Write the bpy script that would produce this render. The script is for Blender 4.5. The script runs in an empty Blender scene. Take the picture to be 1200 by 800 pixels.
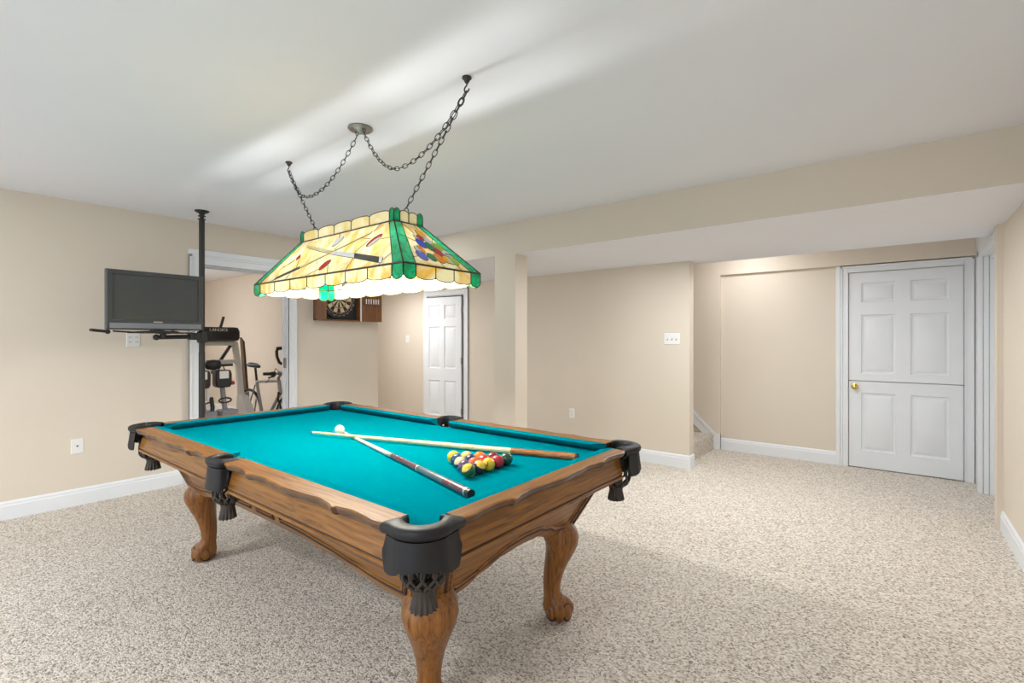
import bpy, bmesh, math, random
from mathutils import Vector, Matrix
random.seed(7)
PI = math.pi
S = bpy.context.scene
COL = S.collection

# ------------------------------------------------------------------ materials
def srgb(r, g, b):
    f = lambda c: (c/255/12.92) if c/255 <= 0.04045 else ((c/255+0.055)/1.055)**2.4
    return (f(r), f(g), f(b), 1.0)

def new_mat(name):
    m = bpy.data.materials.new(name); m.use_nodes = True
    nt = m.node_tree
    return m, nt, nt.nodes['Principled BSDF']

def mat(name, color, rough=0.5, metal=0.0, bump=None, spec=None, coat=0.0, noise=None):
    """plain paint / plastic / metal with a little procedural variation"""
    m, nt, b = new_mat(name)
    b.inputs['Roughness'].default_value = rough
    b.inputs['Metallic'].default_value = metal
    b.inputs['Coat Weight'].default_value = coat
    if spec is not None: b.inputs['Specular IOR Level'].default_value = spec
    tc = nt.nodes.new('ShaderNodeTexCoord')
    nz = nt.nodes.new('ShaderNodeTexNoise'); nz.inputs['Scale'].default_value = (noise or 4.0)
    nz.inputs['Detail'].default_value = 3
    nt.links.new(tc.outputs['Object'], nz.inputs['Vector'])
    mx = nt.nodes.new('ShaderNodeMix'); mx.data_type = 'RGBA'
    c = color
    mx.inputs[6].default_value = (c[0]*0.96, c[1]*0.96, c[2]*0.96, 1)
    mx.inputs[7].default_value = (min(1, c[0]*1.04), min(1, c[1]*1.04), min(1, c[2]*1.04), 1)
    nt.links.new(nz.outputs['Fac'], mx.inputs[0])
    nt.links.new(mx.outputs[2], b.inputs['Base Color'])
    if bump:
        n2 = nt.nodes.new('ShaderNodeTexNoise'); n2.inputs['Scale'].default_value = bump[0]
        n2.inputs['Detail'].default_value = 2
        nt.links.new(tc.outputs['Object'], n2.inputs['Vector'])
        bp = nt.nodes.new('ShaderNodeBump'); bp.inputs['Strength'].default_value = bump[1]
        bp.inputs['Distance'].default_value = bump[2]
        nt.links.new(n2.outputs['Fac'], bp.inputs['Height'])
        nt.links.new(bp.outputs['Normal'], b.inputs['Normal'])
    return m

def oak(name, axis, dark, mid, light, rough=0.33, coat=0.3, scale=1.0):
    m, nt, b = new_mat(name)
    tc = nt.nodes.new('ShaderNodeTexCoord')
    mp = nt.nodes.new('ShaderNodeMapping')
    sc = [75*scale]*3; sc[axis] = 2.6*scale
    mp.inputs['Scale'].default_value = sc
    nt.links.new(tc.outputs['Object'], mp.inputs['Vector'])
    wob = nt.nodes.new('ShaderNodeTexNoise'); wob.inputs['Scale'].default_value = 2.5
    nt.links.new(tc.outputs['Object'], wob.inputs['Vector'])
    va = nt.nodes.new('ShaderNodeVectorMath'); va.operation = 'MULTIPLY_ADD'
    va.inputs[1].default_value = (2.2, 2.2, 2.2)
    nt.links.new(wob.outputs['Color'], va.inputs[0]); nt.links.new(mp.outputs['Vector'], va.inputs[2])
    n1 = nt.nodes.new('ShaderNodeTexNoise'); n1.inputs['Scale'].default_value = 1.0
    n1.inputs['Detail'].default_value = 6; n1.inputs['Roughness'].default_value = 0.65
    nt.links.new(va.outputs['Vector'], n1.inputs['Vector'])
    cr = nt.nodes.new('ShaderNodeValToRGB')
    e = cr.color_ramp.elements
    e[0].position = 0.30; e[0].color = dark
    e[1].position = 0.66; e[1].color = light
    k = e.new(0.44); k.color = mid
    nt.links.new(n1.outputs['Fac'], cr.inputs['Fac'])
    nt.links.new(cr.outputs['Color'], b.inputs['Base Color'])
    b.inputs['Roughness'].default_value = rough
    b.inputs['Coat Weight'].default_value = coat
    b.inputs['Specular IOR Level'].default_value = 0.35
    b.inputs['Coat Roughness'].default_value = 0.16
    bp = nt.nodes.new('ShaderNodeBump'); bp.inputs['Strength'].default_value = 0.15
    bp.inputs['Distance'].default_value = 0.002
    nt.links.new(n1.outputs['Fac'], bp.inputs['Height']); nt.links.new(bp.outputs['Normal'], b.inputs['Normal'])
    return m

def carpet_mat():
    m, nt, b = new_mat('berber_carpet')
    tc = nt.nodes.new('ShaderNodeTexCoord')
    mp = nt.nodes.new('ShaderNodeMapping'); mp.inputs['Rotation'].default_value = (0, 0, 0.6)
    mp.inputs['Scale'].default_value = (1.0, 0.72, 1.0)
    nt.links.new(tc.outputs['Object'], mp.inputs['Vector'])
    v = nt.nodes.new('ShaderNodeTexVoronoi'); v.inputs['Scale'].default_value = 165
    nt.links.new(mp.outputs['Vector'], v.inputs['Vector'])
    sp = nt.nodes.new('ShaderNodeSeparateColor')
    nt.links.new(v.outputs['Color'], sp.inputs['Color'])
    n = nt.nodes.new('ShaderNodeTexNoise'); n.inputs['Scale'].default_value = 95; n.inputs['Detail'].default_value = 3
    nt.links.new(tc.outputs['Object'], n.inputs['Vector'])
    ad = nt.nodes.new('ShaderNodeMath'); ad.operation = 'MULTIPLY_ADD'
    ad.inputs[1].default_value = 0.62
    nt.links.new(sp.outputs['Red'], ad.inputs[0])
    ns = nt.nodes.new('ShaderNodeMath'); ns.operation = 'MULTIPLY'; ns.inputs[1].default_value = 0.38
    nt.links.new(n.outputs['Fac'], ns.inputs[0]); nt.links.new(ns.outputs[0], ad.inputs[2])
    cr = nt.nodes.new('ShaderNodeValToRGB'); e = cr.color_ramp.elements
    e[0].position = 0.20; e[0].color = (0.27, 0.225, 0.18, 1)
    e[1].position = 0.80; e[1].color = (0.84, 0.78, 0.71, 1)
    k = e.new(0.31); k.color = (0.47, 0.41, 0.345, 1)
    k = e.new(0.46); k.color = (0.64, 0.575, 0.50, 1)
    nt.links.new(ad.outputs[0], cr.inputs['Fac'])
    nt.links.new(cr.outputs['Color'], b.inputs['Base Color'])
    b.inputs['Roughness'].default_value = 0.95
    b.inputs['Specular IOR Level'].default_value = 0.1
    bp = nt.nodes.new('ShaderNodeBump'); bp.inputs['Strength'].default_value = 0.55
    bp.inputs['Distance'].default_value = 0.006; bp.invert = True
    nt.links.new(v.outputs['Distance'], bp.inputs['Height']); nt.links.new(bp.outputs['Normal'], b.inputs['Normal'])
    return m

def glass_mat(name, c1, c2, trans=0.6, scale=(6, 6, 1.5), rough=0.25, det=3):
    """opalescent stained glass: partly diffuse, partly letting light through"""
    m, nt, b = new_mat(name)
    tc = nt.nodes.new('ShaderNodeTexCoord'); mp = nt.nodes.new('ShaderNodeMapping')
    mp.inputs['Scale'].default_value = scale; mp.inputs['Rotation'].default_value = (0.4, 0.2, 0.3)
    nt.links.new(tc.outputs['Object'], mp.inputs['Vector'])
    n = nt.nodes.new('ShaderNodeTexNoise'); n.inputs['Scale'].default_value = 2.2
    n.inputs['Detail'].default_value = det; n.inputs['Distortion'].default_value = 1.2
    nt.links.new(mp.outputs['Vector'], n.inputs['Vector'])
    cr = nt.nodes.new('ShaderNodeValToRGB'); e = cr.color_ramp.elements
    e[0].position = 0.38; e[0].color = c1; e[1].position = 0.66; e[1].color = c2
    nt.links.new(n.outputs['Fac'], cr.inputs['Fac'])
    nt.links.new(cr.outputs['Color'], b.inputs['Base Color'])
    b.inputs['Roughness'].default_value = rough
    tl = nt.nodes.new('ShaderNodeBsdfTranslucent')
    nt.links.new(cr.outputs['Color'], tl.inputs['Color'])
    mx = nt.nodes.new('ShaderNodeMixShader'); mx.inputs[0].default_value = trans
    nt.links.new(b.outputs[0], mx.inputs[1]); nt.links.new(tl.outputs[0], mx.inputs[2])
    nt.links.new(mx.outputs[0], nt.nodes['Material Output'].inputs['Surface'])
    return m

def ball_mat(name, c, stripe=False, cap=(0.80, 0.62, 0.16, 1)):
    m, nt, b = new_mat(name)
    b.inputs['Roughness'].default_value = 0.12
    b.inputs['Coat Weight'].default_value = 0.5
    if not stripe:
        tc = nt.nodes.new('ShaderNodeTexCoord'); n = nt.nodes.new('ShaderNodeTexNoise')
        n.inputs['Scale'].default_value = 60; nt.links.new(tc.outputs['Object'], n.inputs['Vector'])
        mx = nt.nodes.new('ShaderNodeMix'); mx.data_type = 'RGBA'
        mx.inputs[6].default_value = tuple(x*0.94 for x in c[:3])+(1,); mx.inputs[7].default_value = c
        nt.links.new(n.outputs['Fac'], mx.inputs[0]); nt.links.new(mx.outputs[2], b.inputs['Base Color'])
    else:
        tc = nt.nodes.new('ShaderNodeTexCoord'); sp = nt.nodes.new('ShaderNodeSeparateXYZ')
        nt.links.new(tc.outputs['Object'], sp.inputs[0])
        ab = nt.nodes.new('ShaderNodeMath'); ab.operation = 'ABSOLUTE'; nt.links.new(sp.outputs['Z'], ab.inputs[0])
        gt = nt.nodes.new('ShaderNodeMath'); gt.operation = 'GREATER_THAN'; gt.inputs[1].default_value = 0.0150
        nt.links.new(ab.outputs[0], gt.inputs[0])
        mx = nt.nodes.new('ShaderNodeMix'); mx.data_type = 'RGBA'
        mx.inputs[6].default_value = c; mx.inputs[7].default_value = cap
        nt.links.new(gt.outputs[0], mx.inputs[0]); nt.links.new(mx.outputs[2], b.inputs['Base Color'])
    return m

def emit_mat(name, color, strength):
    m = bpy.data.materials.new(name); m.use_nodes = True
    nt = m.node_tree; nt.nodes.clear()
    o = nt.nodes.new('ShaderNodeOutputMaterial'); e = nt.nodes.new('ShaderNodeEmission')
    e.inputs['Color'].default_value = color; e.inputs['Strength'].default_value = strength
    nt.links.new(e.outputs[0], o.inputs['Surface'])
    return m

M = {}
M['wall'] = mat('wall_beige_paint', (0.70, 0.625, 0.53, 1), 0.85, bump=(180, 0.06, 0.002), spec=0.2, noise=1.2)
M['ceil'] = mat('ceiling_white_paint', (0.795, 0.805, 0.85, 1), 0.9, bump=(200, 0.05, 0.002), spec=0.2, noise=1.0)
M['trim'] = mat('white_trim_paint', (0.765, 0.785, 0.81, 1), 0.42, spec=0.4)
M['carpet'] = carpet_mat()
M['felt'] = mat('teal_cloth', (0.0, 0.19, 0.245, 1), 0.9, bump=(900, 0.15, 0.001), spec=0.0, noise=300)
M['oak_y'] = oak('oak_grain_long', 1, srgb(66, 36, 8), srgb(120, 76, 26), srgb(154, 104, 42), rough=0.36, coat=0.22)
M['oak_x'] = oak('oak_grain_cross', 0, srgb(66, 36, 8), srgb(120, 76, 26), srgb(154, 104, 42), rough=0.36, coat=0.22)
M['oak_edge'] = mat('oak_stained_edge', srgb(84, 52, 24), 0.35, coat=0.3, noise=30)
M['oak_z'] = oak('oak_grain_upright', 2, srgb(64, 36, 8), srgb(118, 72, 26), srgb(150, 98, 42), rough=0.34, coat=0.3)
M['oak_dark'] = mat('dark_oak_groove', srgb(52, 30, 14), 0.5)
M['leather'] = mat('black_leather', (0.010, 0.010, 0.012, 1), 0.5, spec=0.35, bump=(260, 0.25, 0.0015), noise=40)
M['net'] = mat('dark_brown_leather_cord', (0.035, 0.027, 0.022, 1), 0.5, noise=60)
M['black'] = mat('black_plastic', (0.016, 0.016, 0.017, 1), 0.4)
M['pole'] = mat('black_powder_coat', (0.02, 0.018, 0.016, 1), 0.5, bump=(300, 0.2, 0.001))
M['tvgrey'] = mat('charcoal_bezel', srgb(70, 71, 70), 0.35)
M['screen'] = mat('dark_glass_screen', (0.07, 0.072, 0.07, 1), 0.25)
M['silver'] = mat('silver_metal', (0.62, 0.61, 0.59, 1), 0.32, 0.9)
M['nickel'] = mat('aged_nickel', (0.30, 0.29, 0.27, 1), 0.4, 0.8)
M['chain'] = mat('dark_bronze_chain', (0.05, 0.045, 0.04, 1), 0.4, 0.6)
M['brass'] = mat('polished_brass', (0.75, 0.50, 0.14, 1), 0.2, 1.0)
M['plate'] = mat('white_plastic_plate', (0.80, 0.80, 0.78, 1), 0.4)
M['dark'] = mat('dark_slot', (0.02, 0.02, 0.02, 1), 0.6)
M['lead'] = mat('lead_came', (0.055, 0.045, 0.025, 1), 0.45, 0.3)
M['g_yel'] = glass_mat('cream_amber_glass', srgb(240, 232, 186), srgb(232, 184, 78), 0.034, (3.0, 5, 3.5))
M['g_cream'] = glass_mat('pale_cream_glass', srgb(238, 230, 190), srgb(230, 208, 130), 0.042, (4, 4, 4))
M['g_green'] = glass_mat('emerald_glass', srgb(0, 112, 62), srgb(0, 160, 112), 0.085, (14, 14, 14), 0.1, 5)
M['g_white'] = glass_mat('white_opal_glass', srgb(240, 240, 235), srgb(225, 225, 220), 0.08)
M['g_black'] = glass_mat('smoke_glass', srgb(52, 52, 44), srgb(62, 62, 52), 0.05)
for nm, c in dict(red=(190, 20, 30), blue=(30, 80, 220), gold=(250, 190, 20), lime=(160, 205, 60), orange=(250, 150, 20), violet=(95, 110, 225), emerald=(10, 130, 70), navy=(30, 50, 120)).items():
    M['g_'+nm] = glass_mat(nm+'_glass', srgb(*c), srgb(*[min(255, x+12) for x in c]), 0.12)
M['wood_brown'] = oak('cabinet_brown_wood', 2, srgb(78, 46, 24), srgb(116, 74, 42), srgb(140, 94, 58), coat=0.1)
M['machine_white'] = mat('white_machine_paint', (0.70, 0.69, 0.66, 1), 0.4)
M['machine_grey'] = mat('grey_machine_plastic', (0.25, 0.25, 0.27, 1), 0.5)
M['bike_grey'] = mat('silver_bicycle_paint', (0.36, 0.355, 0.35, 1), 0.3, 0.4)
M['tyre'] = mat('black_rubber', (0.02, 0.02, 0.02, 1), 0.7)
M['red'] = mat('red_plastic', (0.4, 0.03, 0.03, 1), 0.4)
M['stick'] = oak('brown_board_wood', 2, srgb(70, 54, 40), srgb(98, 78, 60), srgb(116, 96, 76), coat=0.0, rough=0.6)

# ------------------------------------------------------------------ mesh helpers
class MB:
    def __init__(s): s.v = []; s.f = []; s.mi = []
    def add(s, verts, faces, mi=0):
        o = len(s.v); s.v += [tuple(v) for v in verts]
        for f in faces: s.f.append(tuple(i+o for i in f)); s.mi.append(mi)
        return s
    def box(s, a, b, mi=0):
        x0, y0, z0 = [min(p, q) for p, q in zip(a, b)]; x1, y1, z1 = [max(p, q) for p, q in zip(a, b)]
        return s.add([(x0,y0,z0),(x1,y0,z0),(x1,y1,z0),(x0,y1,z0),(x0,y0,z1),(x1,y0,z1),(x1,y1,z1),(x0,y1,z1)],
                     [(0,3,2,1),(4,5,6,7),(0,1,5,4),(1,2,6,5),(2,3,7,6),(3,0,4,7)], mi)
    def rings(s, rings, closed=True, cap=True, mi=0, loop=False):
        """loft rings of equal length; closed = each ring closes on itself; loop = last ring joins first"""
        n = len(rings[0]); vs = [p for r in rings for p in r]; fs = []
        R = len(rings)
        for i in range(R if loop else R-1):
            a = i*n; b = ((i+1) % R)*n
            for j in range(n if closed else n-1):
                k = (j+1) % n
                fs.append((a+j, a+k, b+k, b+j))
        if cap and not loop and closed:
            fs.append(tuple(range(n-1, -1, -1))); fs.append(tuple((R-1)*n+j for j in range(n)))
        return s.add(vs, fs, mi)
    def tube(s, pts, r, n=8, mi=0, loop=False, cap=True):
        pts = [Vector(p) for p in pts]; N = len(pts)
        rs = r if isinstance(r, (list, tuple)) else [r]*N
        up = None; rg = []
        for i in range(N):
            if loop: t = pts[(i+1) % N]-pts[i-1]
            else: t = pts[min(i+1, N-1)]-pts[max(i-1, 0)]
            t.normalize()
            if up is None:
                up = Vector((0,0,1)) if abs(t.z) < 0.9 else Vector((1,0,0))
            u = up-t*up.dot(t); u.normalize(); w = t.cross(u); up = u
            rg.append([pts[i]+(u*math.cos(2*PI*k/n)+w*math.sin(2*PI*k/n))*rs[i] for k in range(n)])
        return s.rings(rg, True, cap, mi, loop)
    def lathe(s, prof, c=(0,0,0), n=24, mi=0, axis='Z', cap=True):
        rg = []
        for r, h in prof:
            ring = []
            for k in range(n):
                a = 2*PI*k/n; p = (r*math.cos(a), r*math.sin(a), h)
                if axis == 'X': p = (h, p[0], p[1])
                if axis == 'Y': p = (p[1], h, p[0])
                ring.append((c[0]+p[0], c[1]+p[1], c[2]+p[2]))
            rg.append(ring)
        return s.rings(rg, True, cap, mi)
    def sphere(s, c, r, n=16, m=10, sc=(1,1,1), mi=0):
        prof = [(max(1e-4, r*math.sin(PI*i/m)), -r*math.cos(PI*i/m)) for i in range(m+1)]
        rg = []
        for q, h in prof:
            rg.append([(c[0]+sc[0]*q*math.cos(2*PI*k/n), c[1]+sc[1]*q*math.sin(2*PI*k/n), c[2]+sc[2]*h) for k in range(n)])
        return s.rings(rg, True, True, mi)
    def prism(s, poly, fn, d0, d1, mi=0):
        """poly of (u,v); fn(u,v,d) -> xyz"""
        n = len(poly)
        vs = [fn(u, v, d0) for u, v in poly]+[fn(u, v, d1) for u, v in poly]
        fs = [tuple(range(n-1, -1, -1)), tuple(range(n, 2*n))]+[(i, (i+1) % n, n+(i+1) % n, n+i) for i in range(n)]
        return s.add(vs, fs, mi)

def obj(name, mb, mats, parent=None, loc=(0,0,0), rot=(0,0,0), smooth=35, bevel=0):
    me = bpy.data.meshes.new(name)
    me.from_pydata([tuple(v) for v in mb.v], [], mb.f)
    if not isinstance(mats, (list, tuple)): mats = [mats]
    for m in mats: me.materials.append(m)
    me.polygons.foreach_set('material_index', mb.mi)
    bm = bmesh.new(); bm.from_mesh(me)
    bmesh.ops.recalc_face_normals(bm, faces=bm.faces); bm.to_mesh(me); bm.free()
    if smooth:
        me.polygons.foreach_set('use_smooth', [True]*len(me.polygons))
        me.set_sharp_from_angle(angle=math.radians(smooth))
    me.update()
    o = bpy.data.objects.new(name, me); COL.objects.link(o)
    o.location = loc; o.rotation_euler = rot
    if parent: o.parent = parent
    if bevel:
        b = o.modifiers.new('bevel', 'BEVEL'); b.width = bevel; b.segments = 2; b.limit_method = 'ANGLE'
        b.angle_limit = math.radians(40)
    return o

def tag(o, label, cat, group=None, kind=None):
    o['label'] = label; o['category'] = cat
    if group: o['group'] = group
    if kind: o['kind'] = kind
    return o
def thing(name, label, cat, loc=(0,0,0), rotz=0.0, group=None):
    o = bpy.data.objects.new(name, None); COL.objects.link(o)
    o.empty_display_size = 0.1
    o.location = loc; o.rotation_euler = (0,0,rotz)
    return tag(o, label, cat, group)
def struct(name, mb, m, label=None, cat=None, bevel=0, parent=None, smooth=35):
    o = obj(name, mb, m, parent, bevel=bevel, smooth=smooth)
    if parent is None:
        o['kind'] = 'structure'
        if label: o['label'] = label
        if cat: o['category'] = cat
    return o
def copy_tree(o, parent=None):
    c = o.copy(); COL.objects.link(c)
    if parent: c.parent = parent
    for ch in list(o.children): copy_tree(ch, c)
    return c
def text_mesh(name, txt, size, m, parent, loc, rot, depth=0.0008, align='CENTER', fat=0.0):
    cu = bpy.data.curves.new(name, 'FONT'); cu.body = txt; cu.size = size; cu.extrude = depth; cu.offset = fat
    cu.align_x = align; cu.align_y = 'CENTER'
    tmp = bpy.data.objects.new(name+'_tmp', cu); COL.objects.link(tmp)
    dg = bpy.context.evaluated_depsgraph_get()
    me = bpy.data.meshes.new_from_object(tmp.evaluated_get(dg))
    bpy.data.objects.remove(tmp); bpy.data.curves.remove(cu)
    me.materials.clear(); me.materials.append(m)
    o = bpy.data.objects.new(name, me); COL.objects.link(o)
    o.parent = parent; o.location = loc; o.rotation_euler = rot
    return o

# ------------------------------------------------------------------ room shell
H = 2.44          # main ceiling
ZS = 2.137        # dropped soffit
YL = 5.15         # left wall plane
XB = 3.59         # beam face
XS = 5.03         # wall with the triple switch
XD = 6.175        # wall with the split door
YR = -0.587       # right wall plane
BK = -2.6         # where the room is left open behind the camera

struct('floor', MB().box((BK, -0.9, -0.1), (6.5, 10.7, 0)), M['carpet'], 'beige flecked berber carpet over the whole room', 'floor')
c = MB().box((BK, -0.9, H), (6.5, 10.7, H+0.1))
struct('ceiling', c, M['ceil'], 'flat white main ceiling above the pool table', 'ceiling')
# soffit: beige face to the room, white underside
c = MB(); x0, x1, y0, y1 = XB, 5.30, YR-0.1, 8.2
c.add([(x0,y0,ZS),(x1,y0,ZS),(x1,y1,ZS),(x0,y1,ZS),(x0,y0,H),(x1,y0,H),(x1,y1,H),(x0,y1,H)], [(0,3,2,1)], 1)
c.add([(x0,y0,ZS),(x1,y0,ZS),(x1,y1,ZS),(x0,y1,ZS),(x0,y0,H),(x1,y0,H),(x1,y1,H),(x0,y1,H)], [(4,5,6,7),(0,1,5,4),(1,2,6,5),(2,3,7,6),(3,0,4,7)], 0)
struct('ceiling_soffit', c, [M['wall'], M['ceil']], 'dropped soffit with beige face and white underside', 'soffit')
struct('wall_pillar', MB().box((XB, 2.809, 0), (3.776, 3.063, ZS)), M['wall'], 'square beige pillar carrying the beam', 'pillar')

# left wall with the doorway to the exercise room
OX0, OX1, OZ = 1.745, 2.60, 2.036
w = MB()
w.box((BK, YL, 0), (OX0, YL+0.12, H)); w.box((OX1, YL, 0), (3.757, YL+0.12, H)); w.box((OX0, YL, OZ), (OX1, YL+0.12, H))
struct('wall_left', w, M['wall'], 'beige wall behind the television with a cased doorway', 'wall')
struct('wall_right', MB().box((BK, YR-0.12, 0), (4.775, YR, H)), M['wall'], 'beige wall at the right edge of the view', 'wall')

# exercise room shell and hall shell
w = MB()
w.box((3.66, YL+0.12, 0), (3.757, 10.5, H))
struct('wall_exercise_room_right', w, M['wall'], 'beige right wall of the exercise room', 'wall')
struct('wall_exercise_room_back', MB().box((0.3, 10.5, 0), (3.757, 10.62, H)), M['wall'], 'far wall of the exercise room', 'wall')
struct('wall_exercise_room_left', MB().box((0.3, YL+0.12, 0), (0.42, 10.5, H)), M['wall'], 'left wall of the exercise room, out of view', 'wall')
struct('wall_hall_end', MB().box((3.757, 8.0, 0), (5.6, 8.12, H)), M['wall'], 'end wall of the hall, out of view', 'wall')

# wall with switch and hall door (faces the camera side)
HD0, HD1, HDZ = 4.862, 5.640, 1.985
w = MB()
w.box((XS, 1.662, 0), (XS+0.12, HD0, ZS)); w.box((XS, HD1, 0), (XS+0.12, 8.0, ZS)); w.box((XS, HD0, HDZ), (XS+0.12, HD1, ZS))
struct('wall_switch', w, M['wall'], 'beige wall with the triple switch and hall door', 'wall')
struct('wall_hall_closet', MB().box((5.9, 4.3, 0), (6.0, 6.3, H)).box((XS+0.12, 4.2, 0), (6.0, 4.3, H)).box((XS+0.12, 6.2, 0), (6.0, 6.3, H)), M['wall'], 'walls of the closet behind the hall door', 'wall')

# far right wall: proud plaster around a recessed panel, split door
XF = 6.14
w = MB()
w.box((XF, 1.662, 0), (XD+0.1, 4.2, H))                 # left of the panel, beside the stairs
w.box((XF, YR, 2.103), (XD+0.1, 1.662, H))              # header
w.box((XD, 0.46, 0), (XD+0.1, 1.662, 2.103))            # recessed panel
w.box((XD+0.03, YR-0.12, 0), (XD+0.1, 0.46, 2.103))     # behind the door
struct('wall_back', w, M['wall'], 'beige wall with recessed panel beside the split door', 'wall')
struct('wall_stair_end', MB().box((5.15, 4.1, 0), (6.3, 4.2, H)), M['wall'], 'end of the stair well, out of view', 'wall')

# right doorway surround (white), deep jamb, door set back
w = MB()
w.box((4.775, YR-0.12, 0), (4.885, YR+0.032, ZS), 0)
struct('wall_right_return', w, M['wall'], 'narrow beige wall return beside the right doorway', 'wall')
w = MB()
w.box((5.80, YR-0.10, 0), (XD, YR+0.012, H-0.002))
w.box((4.885, YR-0.10, 2.045), (5.80, YR+0.012, H-0.002))
w.box((5.79, YR+0.0, 0), (5.87, YR+0.03, 2.10)); w.box((4.885, YR+0.0, 2.05), (5.87, YR+0.03, 2.10))
w.box((5.775, YR-0.085, 0), (5.80, YR-0.04, 2.045)); w.box((4.885, YR-0.085, 2.02), (5.80, YR-0.04, 2.045))
w.box((5.785, YR-0.038, 0), (5.80, YR-0.005, 2.045))
struct('trim_1', w, M['trim'], 'white casing and deep jamb of the right doorway', 'door casing', bevel=0.003)
w = MB().box((4.885, YR-0.135, 0.008), (5.80, YR-0.09, 2.02))
struct('door_1', w, M['trim'], 'white door set back in the right doorway', 'door', bevel=0.003)

def skirting(name, p0, p1, nrm, label, h=0.135):
    """baseboard from p0 to p1 (xy), sticking out along nrm"""
    p0 = Vector((*p0, 0)); p1 = Vector((*p1, 0)); n = Vector((*nrm, 0))
    prof = [(0, 0), (0.016, 0), (0.016, h-0.035), (0.012, h-0.028), (0.012, h-0.014), (0.006, h-0.004), (0, h)]
    m = MB().rings([[p+n*a+Vector((0, 0, b)) for a, b in prof] for p in (p0, p1)])
    return struct(name, m, M['trim'], label, 'baseboard', smooth=20)
skirting('baseboard_left', (BK, YL), (1.66, YL), (0, -1), 'white baseboard along the television wall')
skirting('baseboard_left_far', (2.70, YL), (3.757, YL), (0, -1), 'white baseboard under the dart board')
skirting('baseboard_right', (BK, YR), (4.775, YR), (0, 1), 'white baseboard along the right wall')
skirting('baseboard_switch', (XS, 1.662), (XS, 4.775), (-1, 0), 'white baseboard under the triple switch')
skirting('baseboard_hall', (XS, 5.73), (XS, 8.0), (-1, 0), 'white baseboard in the hall beyond the door')
skirting('baseboard_switch_end', (XS-0.016, 1.662), (XS+0.12, 1.662), (0, -1), 'short white baseboard around the wall end by the stairs')
skirting('baseboard_back', (XD, 0.46), (XD, 1.70), (-1, 0), 'white baseboard under the recessed panel', h=0.14)
skirting('baseboard_exercise', (3.66, 5.27), (3.66, 10.5), (-1, 0), 'white baseboard in the exercise room')

# casings
def casing_x(name, xa, xb, ztop, y, wdt, label, cap=0.0):
    """three boards round an opening in a wall facing -Y"""
    m = MB()
    for t, (a, b) in enumerate(((0.020, 0.0), (0.028, 0.012), (0.022, wdt-0.022))):
        pass
    def stile(x0, x1):
        m.box((x0, y-0.018, 0), (x1, y, ztop+wdt)); 
    stile(xa-wdt, xa); stile(xb, xb+wdt)
    m.box((xa, y-0.018, ztop), (xb, y, ztop+wdt))
    # back band and inner bead
    m.box((xa-wdt, y-0.028, 0), (xa-wdt+0.020, y, ztop+wdt)); m.box((xb+wdt-0.020, y-0.028, 0), (xb+wdt, y, ztop+wdt))
    m.box((xa-wdt, y-0.028, ztop+wdt-0.020), (xb+wdt, y, ztop+wdt))
    m.box((xa-0.012, y-0.023, 0), (xa, y, ztop)); m.box((xb, y-0.023, 0), (xb+0.012, y, ztop)); m.box((xa-0.012, y-0.023, ztop), (xb+0.012, y, ztop+0.012))
    if cap:
        m.box((xa-wdt-0.008, y-0.034, ztop+wdt), (xb+wdt+0.008, y, ztop+wdt+cap))
    # jamb lining
    m.box((xa-0.001, y, 0), (xa+0.012, y+0.12, ztop)); m.box((xb-0.012, y, 0), (xb+0.001, y+0.12, ztop)); m.box((xa, y, ztop-0.012), (xb, y+0.12, ztop+0.001))
    # stop
    m.box((xb-0.024, y+0.05, 0), (xb-0.012, y+0.09, ztop)); m.box((xa+0.012, y+0.05, 0), (xa+0.024, y+0.09, ztop)); m.box((xa+0.012, y+0.05, ztop-0.024), (xb-0.012, y+0.09, ztop-0.012))
    return struct(name, m, M['trim'], label, 'door casing', bevel=0.003)
t2 = casing_x('trim_2', OX0, OX1, OZ, YL, 0.085, 'white casing of the doorway to the exercise room', cap=0.05)
s = MB().box((OX1-0.026, YL+0.02, 1.02), (OX1-0.0118, YL+0.06, 1.13))
obj('strike_plate', s, M['nickel'], t2)

def casing_y(name, ya, yb, ztop, x, wdt, label):
    m = MB()
    m.box((x-0.018, ya-wdt, 0), (x, ya, ztop+wdt)); m.box((x-0.018, yb, 0), (x, yb+wdt, ztop+wdt)); m.box((x-0.018, ya, ztop), (x, yb, ztop+wdt))
    m.box((x-0.027, ya-wdt, 0), (x, ya-wdt+0.018, ztop+wdt)); m.box((x-0.027, yb+wdt-0.018, 0), (x, yb+wdt, ztop+wdt)); m.box((x-0.027, ya-wdt, ztop+wdt-0.018), (x, yb+wdt, ztop+wdt))
    m.box((x-0.022, ya-0.012, 0), (x, ya, ztop)); m.box((x-0.022, yb, 0), (x, yb+0.012, ztop)); m.box((x-0.022, ya-0.012, ztop), (x, yb+0.012, ztop+0.012))
    return struct(name, m, M['trim'], label, 'door casing', bevel=0.003)
t3 = casing_y('trim_3', HD0, HD1, HDZ, XS, 0.083, 'white casing of the hall door')
j = MB().box((XS, HD0-0.001, 0), (XS+0.12, HD0+0.012, HDZ)).box((XS, HD1-0.012, 0), (XS+0.12, HD1+0.001, HDZ)).box((XS, HD0, HDZ-0.012), (XS+0.12, HD1, HDZ+0.001))
obj('jamb', j, M['trim'], t3)
casing_y('trim_4', -0.500, 0.392, 2.024, XD, 0.068, 'white casing of the split door')
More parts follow.
